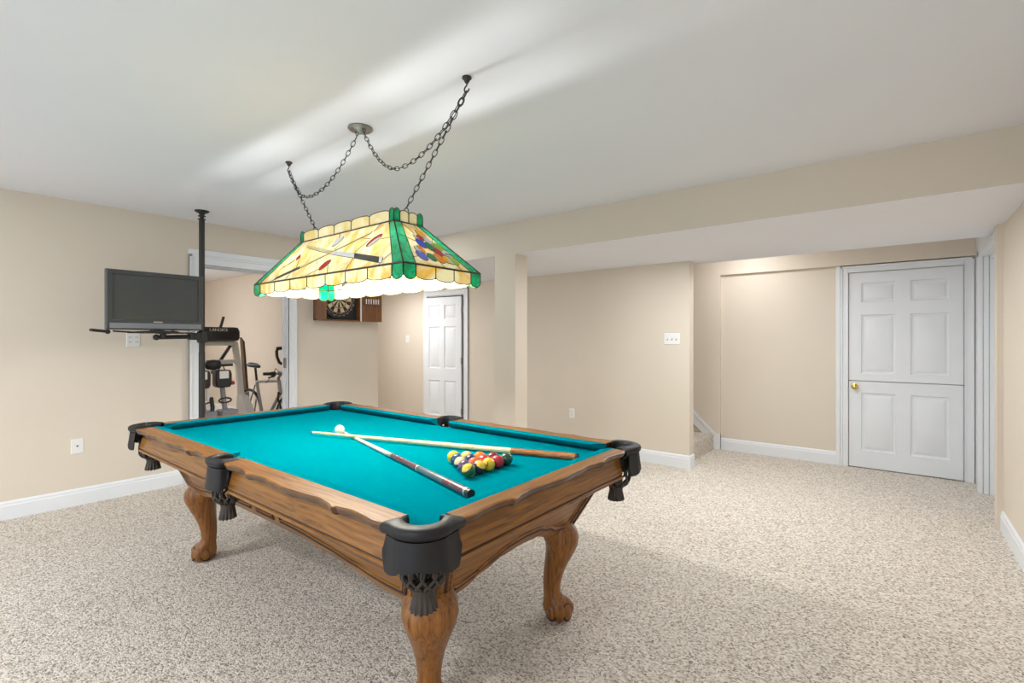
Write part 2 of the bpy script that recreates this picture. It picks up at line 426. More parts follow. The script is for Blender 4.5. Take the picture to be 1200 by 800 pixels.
# slim strip between panel and casing, skirt of the stairs
struct('trim_5', MB().box((XD-0.02, 0.462, 0), (XD+0.01, 0.50, 2.10)), M['trim'], 'slim white strip at the right edge of the recessed panel', 'trim', bevel=0.002)
m = MB()
poly = [(1.695, 0), (1.735, 0), (1.735, 0.05), (3.9, 2.13), (3.9, 2.30), (1.735, 0.205), (1.695, 0.185)]
m.prism(poly, lambda u, v, d: (XF-d, u, v), 0, 0.018)
m2 = [(1.735, 0.172), (3.9, 2.262), (3.9, 2.31), (1.72, 0.205), (1.70, 0.19)]
m.prism(m2, lambda u, v, d: (XF-0.018-d, u, v), 0, 0.010)
m.box((XF-0.018, 1.662, 0), (XD, 1.70, 0.185))
struct('trim_6', m, M['trim'], 'white sloping skirt board beside the carpeted stairs', 'skirt board', bevel=0.002)
m = MB()
for i in range(8):
    y = 1.735+0.262*i
    m.box((XS+0.12, y, 0.0), (XF-0.018, y+0.40, 0.185*(i+1)))
    m.tube([(XS+0.12, y+0.012, 0.185*(i+1)-0.014), (XF-0.018, y+0.012, 0.185*(i+1)-0.014)], 0.015, 10)
struct('floor_stairs', m, M['carpet'], 'carpeted stairs rising behind the switch wall', 'stairs')

# raised-panel doors ---------------------------------------------------------
def panel_door(m, w, z0, z1, rows, cols, t=0.035, field=0.010):
    """leaf in local coords: x 0..w, y 0 (front)..t ; rows/cols of recessed raised panels. Front faces -y"""
    xs = sorted({0, w}|{a for c in cols for a in c}); zs = sorted({z0, z1}|{a for r in rows for a in r})
    for i in range(len(xs)-1):
        for k in range(len(zs)-1):
            a, b, cc, d = xs[i], xs[i+1], zs[k], zs[k+1]
            if (a, b) in cols and (cc, d) in rows:
                lv = [(0, 0.0), (0.006, 0.013), (0.020, 0.015), (0.030, 0.011), (0.052, 0.003)]
                rg = [[(a+q, y, cc+q), (b-q, y, cc+q), (b-q, y, d-q), (a+q, y, d-q)] for q, y in lv]
                m.rings(rg, True, False); n = len(m.v); m.f.append((n-4, n-3, n-2, n-1)); m.mi.append(0)
            else:
                m.add([(a,0,cc),(b,0,cc),(b,0,d),(a,0,d)], [(0,1,2,3)])
    m.add([(0,0,z0),(w,0,z0),(w,0,z1),(0,0,z1),(0,t,z0),(w,t,z0),(w,t,z1),(0,t,z1)], [(4,5,6,7),(0,1,5,4),(1,2,6,5),(2,3,7,6),(3,0,4,7)])
    return m
# split (stable) door, seen from the room: local x runs -Y
dw = 0.884
cols = [(0.106, 0.388), (0.500, 0.785)]
d2 = struct('door_2', MB().box((0.02, 0.034, 0.02), (dw-0.02, 0.036, 2.0)), M['trim'], 'white six panel door split into upper and lower leaves', 'door')
d2.location = (XD-0.006, 0.388, 0); d2.rotation_euler = (0, 0, -PI/2)
up = panel_door(MB(), dw, 0.905, 2.020, [(0.98, 1.583), (1.712, 1.912)], cols)
obj('upper_leaf', up, M['trim'], d2, smooth=20)
lo = panel_door(MB(), dw, 0.010, 0.896, [(0.184, 0.780)], cols)
obj('lower_leaf', lo, M['trim'], d2, smooth=20)
k = MB().lathe([(0.030, 0), (0.030, -0.006), (0.012, -0.012), (0.011, -0.028), (0.024, -0.038), (0.028, -0.052), (0.022, -0.064), (0.004, -0.068)], (0.052, 0, 0.840), 20, axis='Y')
obj('door_knob', k, M['brass'], d2, smooth=60)

# hall door, hinged at its right (low Y) jamb and ajar away from us
d3 = struct('door_3', panel_door(MB(), 0.722, 0.012, 1.955, [(0.20, 0.72), (0.90, 1.52), (1.63, 1.84)], [(0.10, 0.320), (0.402, 0.622)]), M['trim'], 'white six panel hall door standing slightly ajar', 'door', smooth=20)
ang = -0.10
# hinged on its right (low Y) jamb, swung a little towards the room
d3.rotation_euler = (0, 0, -PI/2-ang)
off = Matrix.Rotation(-PI/2-ang, 3, 'Z') @ Vector((0.75, 0, 0))
d3.location = Vector((XS-0.004, HD0+0.034, 0))-off
for z in (0.28, 1.02, 1.76):
    hm = MB().tube([(0.738, -0.006, z-0.045), (0.738, -0.006, z+0.045)], 0.010, 8).box((0.716, -0.003, z-0.045), (0.760, 0.004, z+0.045))
    obj('hinge', hm, M['nickel'], d3)

# wall plates -----------------------------------------------------------------
def plate_thing(name, label, cat, loc, rz, w, h, kind, group=None):
    t = thing(name, label, cat, loc, rz, group)
    m = MB().rings([[(-w/2+q, y, -h/2+q), (w/2-q, y, -h/2+q), (w/2-q, y, h/2-q), (-w/2+q, y, h/2-q)] for q, y in ((0, 0), (0, -0.003), (0.004, -0.006))])
    obj('cover_plate', m, M['plate'], t, smooth=20)
    if kind == 'switch':
        n = max(1, round(w/0.05)-0) if w > 0.09 else 1
        for i in range(n):
            x = (i-(n-1)/2)*0.046
            obj('toggle', MB().box((x-0.005, -0.018, -0.004), (x+0.005, -0.005, 0.014)), M['plate'], t)
            obj('toggle_slot', MB().box((x-0.0075, -0.0068, -0.014), (x+0.0075, -0.0055, 0.014)), M['machine_grey'], t)
    elif kind == 'outlet':
        n = 2 if w > 0.09 else 1
        for i in range(n):
            x = (i-(n-1)/2)*0.046
            for z in (-0.020, 0.020):
                r = MB().lathe([(0.016, 0), (0.016, -0.0075)], (x, 0, z), 16, axis='Y')
                r.box((x-0.008, -0.0082, z-0.002), (x-0.005, -0.007, z+0.007), 1); r.box((x+0.005, -0.0082, z-0.002), (x+0.008, -0.007, z+0.007), 1)
                obj('socket', r, [M['plate'], M['dark']], t)
    elif kind == 'jack':
        obj('jack', MB().lathe([(0.006, 0), (0.006, -0.012), (0.003, -0.014)], (0, 0, 0.002), 12, axis='Y'), M['dark'], t)
    return t
plate_thing('wall_switch_plate', 'wide white triple light switch on the beige wall near the stairs', 'light switch', (XS, 1.845, 1.335), -PI/2, 0.165, 0.118, 'switch')
plate_thing('wall_outlet', 'small white electrical outlet low on the wall under the triple switch', 'outlet', (XS, 3.066, 0.437), -PI/2, 0.072, 0.116, 'outlet')
plate_thing('wall_switch_plate', 'small single light switch on the wall left of the hall door', 'light switch', (XS, 6.12, 1.335), -PI/2, 0.085, 0.118, 'switch1')
plate_thing('cable_plate', 'white cable plate with a dark jack low on the television wall', 'wall plate', (0.876, YL+0.0005, 0.473), 0, 0.078, 0.120, 'jack')
plate_thing('wall_outlet', 'white double outlet high on the wall right under the television', 'outlet', (1.24, YL, 1.325), 0, 0.098, 0.118, 'outlet')

# ------------------------------------------------------------------ pool table
TX, TY = 1.545, 2.275
T = thing('pool_table', 'oak pool table with teal cloth, leather pockets and claw feet', 'pool table', (TX, TY, 0))
ZT, ZBED = 0.815, 0.772
# bed
def arc(cx, cy, r, a0, a1, n=14):
    return [(cx+r*math.cos(math.radians(a0+(a1-a0)*i/n)), cy+r*math.sin(math.radians(a0+(a1-a0)*i/n))) for i in range(n+1)]
BX, BY = 0.622, 1.230
quarter = []
import itertools
def bed_outline():
    pts = []
    def corner(sx, sy):
        a = arc(0.598, 1.203, 0.066, -68, 158, 16)   # inner side is the complement
        # inner bite runs from (BX, lower) round the inside to (lower, BY)
        p = []
        c0 = (0.618, 1.224); r = 0.054
        a0 = -math.degrees(math.acos((BX-c0[0])/r)); a1 = 180-math.degrees(math.asin((BY-c0[1])/r))-0
        q = arc(c0[0], c0[1], r, a0+360, a1, 16)
        q = [(x*sx, y*sy) for x, y in q]
        return q
    def side(sx):
        c0 = 0.660; r = 0.058
        t = math.degrees(math.acos((BX-c0)/r))
        return [(x*sx, y) for x, y in arc(c0, 0, r, 360-t, t, 12)]
    # counter-clockwise: start at right side pocket going up (+y)
    pts += side(1)
    pts += corner(1, 1)
    pts += list(reversed(corner(-1, 1)))
    pts += [(x, y) for x, y in reversed([(x, y) for x, y in side(-1)])]
    pts += corner(-1, -1)
    pts += list(reversed(corner(1, -1)))
    return pts
bo = bed_outline()
b = MB().prism(bo, lambda u, v, d: (u, v, d), ZBED-0.03, ZBED)
obj('bed_cloth', b, M['felt'], T, smooth=20)

# cushions
def cushion(axis, sgn, t0n, t1n, t0b, t1b):
    """axis 0: runs along y on the +-x side ; axis 1: along x on +-y side.  n = nose ends, b = back ends"""
    bk = 0.625 if axis == 0 else 1.232
    ns = bk-0.050
    prof = [(bk, 0.8145, 'b'), (bk-0.02, 0.8150, 'b'), (ns+0.004, 0.8135, 'n'), (ns, 0.811, 'n'), (ns+0.001, 0.806, 'n'), (ns+0.012, 0.797, 'm'), (bk-0.004, ZBED-0.002, 'b'), (bk, ZBED-0.002, 'b')]
    m = MB(); rg = []
    for e in (0, 1):
        ring = []
        for d, z, kd in prof:
            tn = (t0n, t1n)[e]; tb = (t0b, t1b)[e]
            f = {'b': 1.0, 'n': 0.0, 'm': 0.3}[kd]
            t = tn+(tb-tn)*f
            ring.append((sgn*d, t, z) if axis == 0 else (t, sgn*d, z))
        rg.append(ring)
    # subdivide lengthwise for nicer shading
    m.rings(rg)
    return obj('cushion', m, M['felt'], T, smooth=40)
for sx in (-1, 1):
    cushion(0, sx, 0.088, 1.098, 0.066, 1.150); cushion(0, sx, -1.098, -0.088, -1.150, -0.066)
for sy in (-1, 1):
    cushion(1, sy, -0.497, 0.497, -0.548, 0.548)

# wooden rails with shaped outer edge
CP = [(0.0, 0.007), (0.20, 0.000), (0.36, -0.006), (0.48, 0.000), (0.565, 0.010), (0.578, 0.001), (0.70, -0.007), (0.82, -0.004), (0.92, 0.003), (1.0, -0.003)]
def und(u):
    for (a, p), (c_, q) in zip(CP, CP[1:]):
        if u <= c_:
            f = (u-a)/(c_-a); f = f*f*(3-2*f); return p+(q-p)*f
    return CP[-1][1]
def rail(axis, sgn, t0, t1, mt):
    inn = 0.622 if axis == 0 else 1.229
    base = 0.705 if axis == 0 else 1.291
    fas = base-0.014
    tc, hl = (t0+t1)/2, (t1-t0)/2
    us = sorted({-1+2*i/64 for i in range(65)}|{-0.565, -0.571, -0.578, 0.565, 0.571, 0.578})
    rg = []
    for u in us:
        t = tc+hl*u; o = base+0.008+1.35*und(abs(u))
        prof = [(inn, ZT), (o-0.006, ZT), (o-0.001, ZT-0.003), (o, ZT-0.008), (o-0.003, ZT-0.015), (o-0.006, ZT-0.017), (o-0.006, ZT-0.021), (o-0.018, ZT-0.025),
                (fas-0.022, ZT-0.031), (fas-0.014, ZT-0.050), (fas-0.002, ZT-0.095), (fas+0.002, 0.704), (fas-0.003, 0.701), (fas-0.003, 0.698), (fas+0.004, 0.694), (fas+0.005, 0.686), (fas-0.001, 0.680), (fas-0.006, 0.678), (fas-0.030, 0.672), (inn-0.03, 0.672), (inn, 0.72)]
        rg.append([(sgn*d, t, z) if axis == 0 else (t, sgn*d, z) for d, z in prof])
    m = MB().rings(rg)
    n = len(rg[0])
    for fi in range(len(us)-1):
        for j in (2, 3, 4, 5, 6, 7): m.mi[fi*n+j] = 1
    r = obj('rail', m, [mt, M['oak_edge']], T, smooth=28)
    g = MB()
    for zz in (0.6995,):
        dd = fas-0.0030
        g.tube([(sgn*dd, t0+0.01, zz), (sgn*dd, t1-0.01, zz)] if axis == 0 else [(t0+0.01, sgn*dd, zz), (t1-0.01, sgn*dd, zz)], 0.0042, 8)
    g.tube([((sgn*(base+0.008+1.35*und(abs(u))-0.017), tc+hl*u, ZT-0.0255) if axis == 0 else (tc+hl*u, sgn*(base+0.008+1.35*und(abs(u))-0.017), ZT-0.0255)) for u in us[1:-1]], 0.0028, 6)
    obj('groove', g, M['oak_dark'], r)
    return r
for sx in (-1, 1):
    rail(0, sx, 0.074, 1.148, M['oak_y']); rail(0, sx, -1.148, -0.074, M['oak_y'])
for sy in (-1, 1):
    rail(1, sy, -0.540, 0.540, M['oak_x'])

# pockets
def lerp2(p, q, f): return (p[0]+(q[0]-p[0])*f, p[1]+(q[1]-p[1])*f)
def pocket(kind, sx, sy):
    N = 40
    if kind == 'corner':
        hc = (0.620, 1.220)
        def O(s):
            if s < 0.22: return lerp2((0.713, 1.140), (0.727, 1.213), s/0.22)
            if s > 0.78: return lerp2((0.622, 1.322), (0.532, 1.303), (s-0.78)/0.22)
            a = (s-0.22)/0.56*PI/2; return (0.622+0.105*math.cos(a)**0.9, 1.213+0.109*math.sin(a)**0.9)
        def I(s):
            a = math.radians(-82+254*s); r = 0.054
            return (hc[0]+r*math.cos(a), hc[1]+r*math.sin(a))
    else:
        hc = (0.664, 0.0)
        def O(s):
            if s < 0.3: return lerp2((0.628, 0.080), (0.712, 0.074), s/0.3)
            if s > 0.7: return lerp2((0.712, -0.074), (0.628, -0.080), (s-0.7)/0.3)
            a = PI/2-(s-0.3)/0.4*PI; return (0.712+0.030*max(0, math.cos(a))**0.7, 0.074*math.sin(a))
        def I(s):
            a = math.radians(140-280*s); r = 0.050
            return (hc[0]+r*math.cos(a), hc[1]+r*math.sin(a))
    P = lambda x, y, z: (x*sx, y*sy, z)
    rg = []
    for i in range(N+1):
        s = i/N; o = O(s); q = I(s)
        L = math.hypot(o[0]-q[0], o[1]-q[1])+1e-6
        at = lambda dist, frm: lerp2(q, o, dist/L) if frm == 'i' else lerp2(o, q, dist/L)
        end = min(1, min(s, 1-s)*10)
        zt = ZT+0.004+0.006*end
        pr = [(at(0, 'i'), 0.772), (at(0, 'i'), zt-0.010), (at(0.003, 'i'), zt-0.003), (at(0.010, 'i'), zt), (at(L*0.5, 'i'), zt+0.001), (at(0.014, 'o'), zt-0.001), (at(0.005, 'o'), zt-0.005), (at(0.0, 'o'), zt-0.013),
              (at(0.001, 'o'), zt-0.024), (at(0.007, 'o'), zt-0.032), (at(0.018, 'o'), zt-0.036), (at(0.022, 'o'), 0.772)]
        rg.append([P(p[0], p[1], z) for p, z in pr])
    m = MB().rings(rg)
    # cup wall under the rim
    cup = [(0.056 if kind == 'corner' else 0.048, 0.764), (0.058 if kind == 'corner' else 0.049, 0.74), (0.055 if kind == 'corner' else 0.046, 0.700), (0.052 if kind == 'corner' else 0.043, 0.700), (0.053 if kind == 'corner' else 0.045, 0.764)]
    m.lathe(cup, P(hc[0], hc[1], 0), 28, cap=False)
    pk = obj('pocket', m, M['leather'], T, smooth=50)
    # leather shield hanging on the outside
    s0, s1 = (0.05, 0.95) if kind == 'corner' else (0.22, 0.78)
    zlow = 0.712 if kind == 'corner' else 0.694
    rg = []
    for i in range(49):
        f = i/48; s = s0+(s1-s0)*f; o = O(s); q = hc
        L = math.hypot(o[0]-q[0], o[1]-q[1])
        d = lambda dist: lerp2(o, q, dist/L)
        e = abs(2*f-1)
        if kind == 'corner':
            zb = 0.716-0.026*min(1, e/0.72)**1.3+0.006*math.exp(-((e-0.45)/0.05)**2)+0.05*max(0, (e-0.90)/0.10)**2
        else:
            zb = zlow+0.020*e**3+0.03*max(0, (e-0.8)/0.2)**2
        bl = [0.010, 0.008, 0.006, 0.006, 0.008]
        zs = [0.788, 0.776, 0.5*(0.776+zb), zb+0.008, zb]
        fl = [0, 0, -0.002, -0.006, -0.008]
        ring = [P(*d(a+b_), z) for a, z, b_ in zip(bl, zs, fl)]+[P(*d(a+b_+0.007), z) for a, z, b_ in reversed(list(zip(bl, zs, fl)))]
        rg.append(ring)
    obj('shield', MB().rings(rg), M['leather'], pk, smooth=50)
    # woven leather net
    cx, cy, _ = P(hc[0]-(0.010 if kind == 'corner' else 0.0), hc[1]-(0.010 if kind == 'corner' else 0.0), 0)
    R0 = 0.060 if kind == 'corner' else 0.052
    prof = [(0.722, R0*0.98), (0.70, R0*1.06), (0.672, R0*1.10), (0.650, R0*1.05), (0.634, R0*0.86), (0.620, R0*0.50)]
    def rad(z):
        for (za, ra), (zb_, rb) in zip(prof, prof[1:]):
            if z >= zb_: f = (za-z)/(za-zb_); return ra+(rb-ra)*f
        return prof[-1][1]
    n = MB(); K = 12
    for k in range(K):
        for dr in (-1, 1):
            pts = []
            for i in range(15):
                f = i/14; z = 0.722-(0.722-0.620)*f
                a = 2*PI*k/K+dr*(0.62*f+0.10*math.sin(f*9))
                r = rad(z)+0.0015*dr*math.sin(f*14+k)
                pts.append((cx+r*math.cos(a), cy+r*math.sin(a), z))
            n.tube(pts, 0.0047, 6)
    obj('net', n, M['net'], pk, smooth=60)
    rg = []
    for z, r, w in ((0.630, R0*0.46, 0), (0.624, R0*0.56, 0), (0.610, R0*0.56, 0), (0.605, R0*0.52, 0.0), (0.590, R0*0.54, 0.05), (0.574, R0*0.58, 0.07), (0.556, R0*0.63, 0.09)):
        rg.append([(cx+r*(1+w*math.sin(14*2*PI*k/56))*math.cos(2*PI*k/56), cy+r*(1+w*math.sin(14*2*PI*k/56))*math.sin(2*PI*k/56), z+(0.004*math.cos(14*2*PI*k/56) if z < 0.56 else 0)) for k in range(56)])
    obj('tassel', MB().rings(rg), M['net'], pk, smooth=50)
for sx in (-1, 1):
    for sy in (-1, 1): pocket('corner', sx, sy)
    pocket('side', sx, 1)

# cabinet: four slanted sides with arched lower edge
ZB0, ZB1 = 0.43, 0.68
def chx(z): return 0.468+0.092*(z-ZB0)/(ZB1-ZB0)
def chy(z): return 1.055+0.130*(z-ZB0)/(ZB1-ZB0)
LB = [(0, 0.490), (0.30, 0.487), (0.50, 0.472), (0.68, 0.452), (0.84, 0.432), (0.95, 0.430), (1.06, 0.432)]
SB = [(0, 0.507), (0.10, 0.500), (0.20, 0.470), (0.29, 0.434), (0.36, 0.422), (0.48, 0.420)]
def interp(tab, x):
    x = abs(x)
    for (a, p), (c_, q) in zip(tab, tab[1:]):
        if x <= c_:
            f = (x-a)/(c_-a); f = f*f*(3-2*f); return p+(q-p)*f
    return tab[-1][1]
def cab_side(axis, sgn, mt):
    m = MB(); rg = []
    NN = 72
    for i in range(NN+1):
        u = -1+2*i/NN
        lim = (1.055 if axis == 0 else 0.468)
        zb = interp(LB if axis == 0 else SB, u*lim)
        ring = []
        zs = [ZB1, zb+0.012, zb+0.004, zb]
        for z in zs:
            if axis == 0: ring.append((sgn*(chx(z)+(0.0 if z > zb+0.005 else -0.001)), u*chy(z), z))
            else: ring.append((u*chx(z), sgn*chy(z), z))
        inset = 0.022
        for z in reversed(zs):
            if axis == 0: ring.append((sgn*(chx(z)-inset), u*(chy(z)-inset), z))
            else: ring.append((u*(chx(z)-inset), sgn*(chy(z)-inset), z))
        rg.append(ring)
    m.rings(rg)
    p = obj('cabinet_side', m, mt, T, smooth=25)
    def pt(t, z, off=0.0):
        if axis == 0: return (sgn*(chx(z)+off), t, z)
        return (t, sgn*(chy(z)+off), z)
    g = MB(); h = MB()
    if axis == 0:
        paths = [[(-0.105, 0.62), (-0.078, 0.522), (0.078, 0.522), (0.105, 0.62)]]
        for q in (-1, 1):
            low = [(q*t, interp(LB, t)+0.036) for t in (0.15, 0.25, 0.35, 0.45, 0.55, 0.65, 0.72, 0.78, 0.84, 0.90, 0.97)]
            paths.append([(q*0.15, 0.62)]+low+[(q*1.045, 0.60), (q*1.06, 0.64)])
            paths.append([(q*1.005, 0.440), (q*1.083, 0.60), (q*1.10, 0.64)])
    else:
        paths = []
        low = [(t, interp(SB, t)+0.038) for t in [-0.36+0.72*i/24 for i in range(25)]]
        paths.append([(-0.47, 0.64), (-0.44, 0.58), (-0.40, 0.475)]+low+[(0.40, 0.475), (0.44, 0.58), (0.47, 0.64)])
        paths.append([(0.435, 0.44), (0.485, 0.56), (0.51, 0.64)]); paths.append([(-0.435, 0.44), (-0.485, 0.56), (-0.51, 0.64)])
    for pa in paths:
        g.tube([pt(t, z, 0.0006) for t, z in pa], 0.0062, 8)
        h.tube([pt(t*0.985 if axis == 0 else t*0.955, z+0.012, 0.0) for t, z in pa], 0.006, 8)
    obj('groove', g, M['oak_dark'], p); obj('moulding', h, mt, p)
for sx in (-1, 1): cab_side(0, sx, M['oak_y'])
for sy in (-1, 1): cab_side(1, sy, M['oak_x'])
# slate frame under the bed (keeps the inside dark, carries the bed)
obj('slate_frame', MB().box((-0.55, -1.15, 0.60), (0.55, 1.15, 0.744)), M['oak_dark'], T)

# cabriole legs with ball and claw feet
def leg(sx, sy):
    dg = Vector((0.62*sx, 0.785*sy, 0)).normalized(); sd = Vector((-dg.y, dg.x, 0))
    A = Vector((0.388*sx, 0.985*sy, 0))
    st = [  # z, offset along diagonal, half-depth, half-width, squareness
        (0.520, 0.000, 0.070, 0.075, 0.6), (0.455, 0.012, 0.086, 0.088, 0.6), (0.425, 0.030, 0.090, 0.096, 0.5), (0.395, 0.042, 0.086, 0.098, 0.35), (0.360, 0.046, 0.077, 0.090, 0.2), (0.320, 0.038, 0.067, 0.076, 0.1), (0.270, 0.022, 0.056, 0.061, 0.0),
        (0.220, 0.008, 0.048, 0.050, 0), (0.170, 0.000, 0.042, 0.043, 0), (0.130, 0.000, 0.040, 0.041, 0), (0.108, 0.008, 0.045, 0.046, 0), (0.088, 0.022, 0.058, 0.058, 0), (0.066, 0.030, 0.066, 0.064, 0), (0.040, 0.032, 0.064, 0.063, 0), (0.016, 0.032, 0.052, 0.054, 0), (0.0015, 0.032, 0.040, 0.042, 0)]
    rg = []; n = 40
    for z, of, a, b_, sq in st:
        ring = []
        for k in range(n):
            t = 2*PI*k/n; cs, sn = math.cos(t), math.sin(t)
            e = 1-0.45*sq
            px = math.copysign(abs(cs)**e, cs)*a; py = math.copysign(abs(sn)**e, sn)*b_
            lob = 1.0
            if z < 0.12:   # toes: ridges at 0, +-72 ...
                g = min(1, (0.12-z)/0.05)
                lob = 1+g*0.13*math.cos(4*t)
            p = A+dg*(of+px*lob)+sd*(py*lob)
            ring.append((p.x, p.y, z))
        rg.append(ring)
    l = obj('leg', MB().rings(rg), M['oak_z'], T, smooth=60)
    # medallions of the ball between the toes
    for t in (PI/4, -PI/4, 3*PI/4, -3*PI/4):
        dr = dg*math.cos(t)+sd*math.sin(t); sd2 = Vector((-dr.y, dr.x, 0))
        cpt = A+dg*0.032+dr*0.053+Vector((0, 0, 0.047))
        m = MB(); rg = []
        nrm = (dr+Vector((0, 0, 0.10))).normalized(); upv = nrm.cross(sd2)*-1
        for r, h_ in ((0.036, -0.014), (0.032, 0.002), (0.024, 0.008), (0.012, 0.011), (0.001, 0.012)):
            rg.append([tuple(cpt+nrm*h_+(sd2*math.cos(2*PI*k/20)*0.85+upv*math.sin(2*PI*k/20)*1.1)*r) for k in range(20)])
        m.rings(rg)
        ringpts = [tuple(cpt+nrm*0.000+(sd2*math.cos(2*PI*k/24)*0.85+upv*math.sin(2*PI*k/24)*1.1)*0.035) for k in range(24)]
        m.tube(ringpts, 0.0035, 6, mi=1, loop=True)
        obj('claw_ball', m, [M['oak_z'], M['oak_dark']], l, smooth=60)
for sx in (-1, 1):
    for sy in (-1, 1): leg(sx, sy)

# ------------------------------------------------------------------ balls and cues
RB = 0.0286
def make_ball(name, m, label, x, y, rot=(0, 0, 0), group='racked pool balls'):
    o = obj(name, MB().sphere((0, 0, 0), RB, 28, 18), m, None, (x, y, ZBED+RB+0.0006), rot, smooth=180)
    return tag(o, label, 'ball', group)
cb = make_ball('cue_ball', ball_mat('ivory_ball', (0.86, 0.80, 0.66, 1)), 'ivory white cue ball lying alone beside the crossed cue tips', 1.592, 2.55, group=None)
BC = dict(yellow=(0.80, 0.52, 0.02, 1), blue=(0.02, 0.07, 0.16, 1), navy=(0.012, 0.03, 0.12, 1), black=(0.012, 0.012, 0.015, 1), orange=(0.85, 0.22, 0.015, 1), purple=(0.10, 0.055, 0.13, 1), red=(0.62, 0.025, 0.02, 1), vermilion=(0.70, 0.10, 0.03, 1), maroon=(0.20, 0.012, 0.02, 1), crimson=(0.42, 0.012, 0.03, 1), green=(0.008, 0.085, 0.05, 1))
BM = {k: ball_mat(k+'_ball', v) for k, v in BC.items()}
st_cream = (0.80, 0.68, 0.36, 1); st_gold = (0.82, 0.56, 0.04, 1)
BM['s_navy'] = ball_mat('navy_stripe_ball', BC['navy'], True, st_cream)
BM['s_green'] = ball_mat('green_stripe_ball', (0.01, 0.10, 0.04, 1), True, st_gold)
BM['s_purple'] = ball_mat('purple_stripe_ball', (0.03, 0.012, 0.05, 1), True, st_gold)
BM['s_yellow'] = ball_mat('yellow_stripe_ball', (0.80, 0.52, 0.02, 1), True, (0.82, 0.66, 0.2, 1))
BM['s_blue'] = ball_mat('blue_stripe_ball', BC['blue'], True, (0.12, 0.16, 0.20, 1))
rack = [  # row from the apex, index from the camera side
    [('yellow', 'plain yellow pool ball at the apex of the rack', (0, 0, 0))],
    [('blue', 'dark blue pool ball just behind the apex on the left edge of the rack', (0, 0, 0)),
     ('s_yellow', 'pale yellow pool ball second along the far edge of the rack, touching the apex ball', (-0.2, 0.1, 0.9))],
    [('s_navy', 'cream and navy striped pool ball in the middle of the left edge of the rack', (-0.52, 0.12, 0.8)),
     ('navy', 'dark navy pool ball inside the rack between cream striped and orange balls', (0, 0, 0)),
     ('orange', 'orange pool ball in the middle of the far edge of the rack', (0, 0, 0))],
    [('purple', 'dull purple pool ball on the left edge next to the striped corner ball', (0, 0, 0)),
     ('vermilion', 'orange red pool ball inside the rack behind the purple and gold ball', (0, 0, 0)),
     ('red', 'bright red pool ball inside the rack behind the yellow numbered ball', (0, 0, 0)),
     ('maroon', 'maroon pool ball on the far edge of the rack behind the green ball', (0, 0, 0))],
    [('s_green', 'green and gold striped pool ball at the left front corner of the rack', (-0.57, 0.18, 0.8)),
     ('s_purple', 'dark purple and gold striped pool ball second along the front row', (0.10, -0.50, 0.72)),
     ('yellow', 'yellow pool ball with a dark numeral in the middle of the front row', (0, 0, 0)),
     ('crimson', 'crimson pool ball fourth along the front row beside the green ball', (0, 0, 0)),
     ('green', 'plain dark green pool ball at the right front corner of the rack', (0, 0, 0))]]
AX, AY = 1.543, 1.560
for r, row in enumerate(rack):
    for i, (kk, lab, rt) in enumerate(row):
        x = AX+(i-r/2)*(2*RB+0.0030); y = AY-r*(2*RB+0.0030)*0.8660
        if kk.startswith('s_'): rt = Vector(rt).to_track_quat('Z', 'Y').to_euler()
        o = make_ball('pool_ball', BM[kk], lab, x, y, rt)
        if 'numeral' in lab:
            v = Vector((-x+0.0, -y, 1.33-0.80)).normalized()
            v = (v+Vector((-0.02, 0.10, 0.0))).normalized()
            rm = v.to_track_quat('Z', 'Y').to_euler()
            text_mesh('numeral', '1', 0.022, M['dark'], o, v*(RB+0.0001), rm, 0.0006, fat=0.0007)

def cue(name, label, p0, p1, zones, rt, rb):
    """p0 tip, p1 butt (xyz). zones: list of (f0, f1, material key)"""
    t = thing(name, label, 'cue', p0, 0, 'pool cues lying on the table')
    p0 = Vector(p0); d = Vector(p1)-p0
    for nm, f0, f1, m in zones:
        mb = MB()
        pts = [d*(f0+(f1-f0)*i/4) for i in range(5)]
        rs = [rt+(rb-rt)*(f0+(f1-f0)*i/4) for i in range(5)]
        mb.tube(pts, rs, 20)
        obj(nm, mb, m, t, smooth=50)
    return t
M['maple'] = oak('pale_maple', 1, srgb(196, 172, 122), srgb(222, 200, 150), srgb(236, 218, 172), rough=0.25)
M['butt_brown'] = oak('red_brown_butt', 1, srgb(112, 58, 24), srgb(160, 96, 50), srgb(184, 122, 72), rough=0.25)
M['ivory'] = mat('ivory_shaft', srgb(222, 214, 196), 0.3, coat=0.3)
M['wrap'] = mat('grey_blue_wrap', srgb(84, 98, 108), 0.25, coat=0.6)
M['tip'] = mat('cue_tip_leather', srgb(60, 90, 110), 0.8)
def redpat():
    m, nt, b = new_mat('red_patterned_sleeve')
    tc = nt.nodes.new('ShaderNodeTexCoord'); v = nt.nodes.new('ShaderNodeTexVoronoi'); v.inputs['Scale'].default_value = 75
    nt.links.new(tc.outputs['Object'], v.inputs['Vector'])
    cr = nt.nodes.new('ShaderNodeValToRGB'); e = cr.color_ramp.elements
    e[0].position = 0.35; e[0].color = srgb(120, 34, 44); e[1].position = 0.6; e[1].color = srgb(90, 72, 84)
    nt.links.new(v.outputs['Distance'], cr.inputs['Fac']); nt.links.new(cr.outputs['Color'], b.inputs['Base Color'])
    b.inputs['Roughness'].default_value = 0.2; b.inputs['Coat Weight'].default_value = 0.6
    return m
M['redpat'] = redpat()
cue('pool_cue', 'pale maple pool cue with red brown butt lying behind the rack', (1.476, 2.655, ZBED+0.020), (1.938, 1.148, ZBED+0.016),
    [('tip', 0, 0.006, M['tip']), ('ferrule', 0.006, 0.02, M['ivory']), ('shaft', 0.02, 0.79, M['maple']), ('butt', 0.79, 0.992, M['butt_brown']), ('bumper', 0.992, 1.0, M['oak_dark'])], 0.0068, 0.0158)
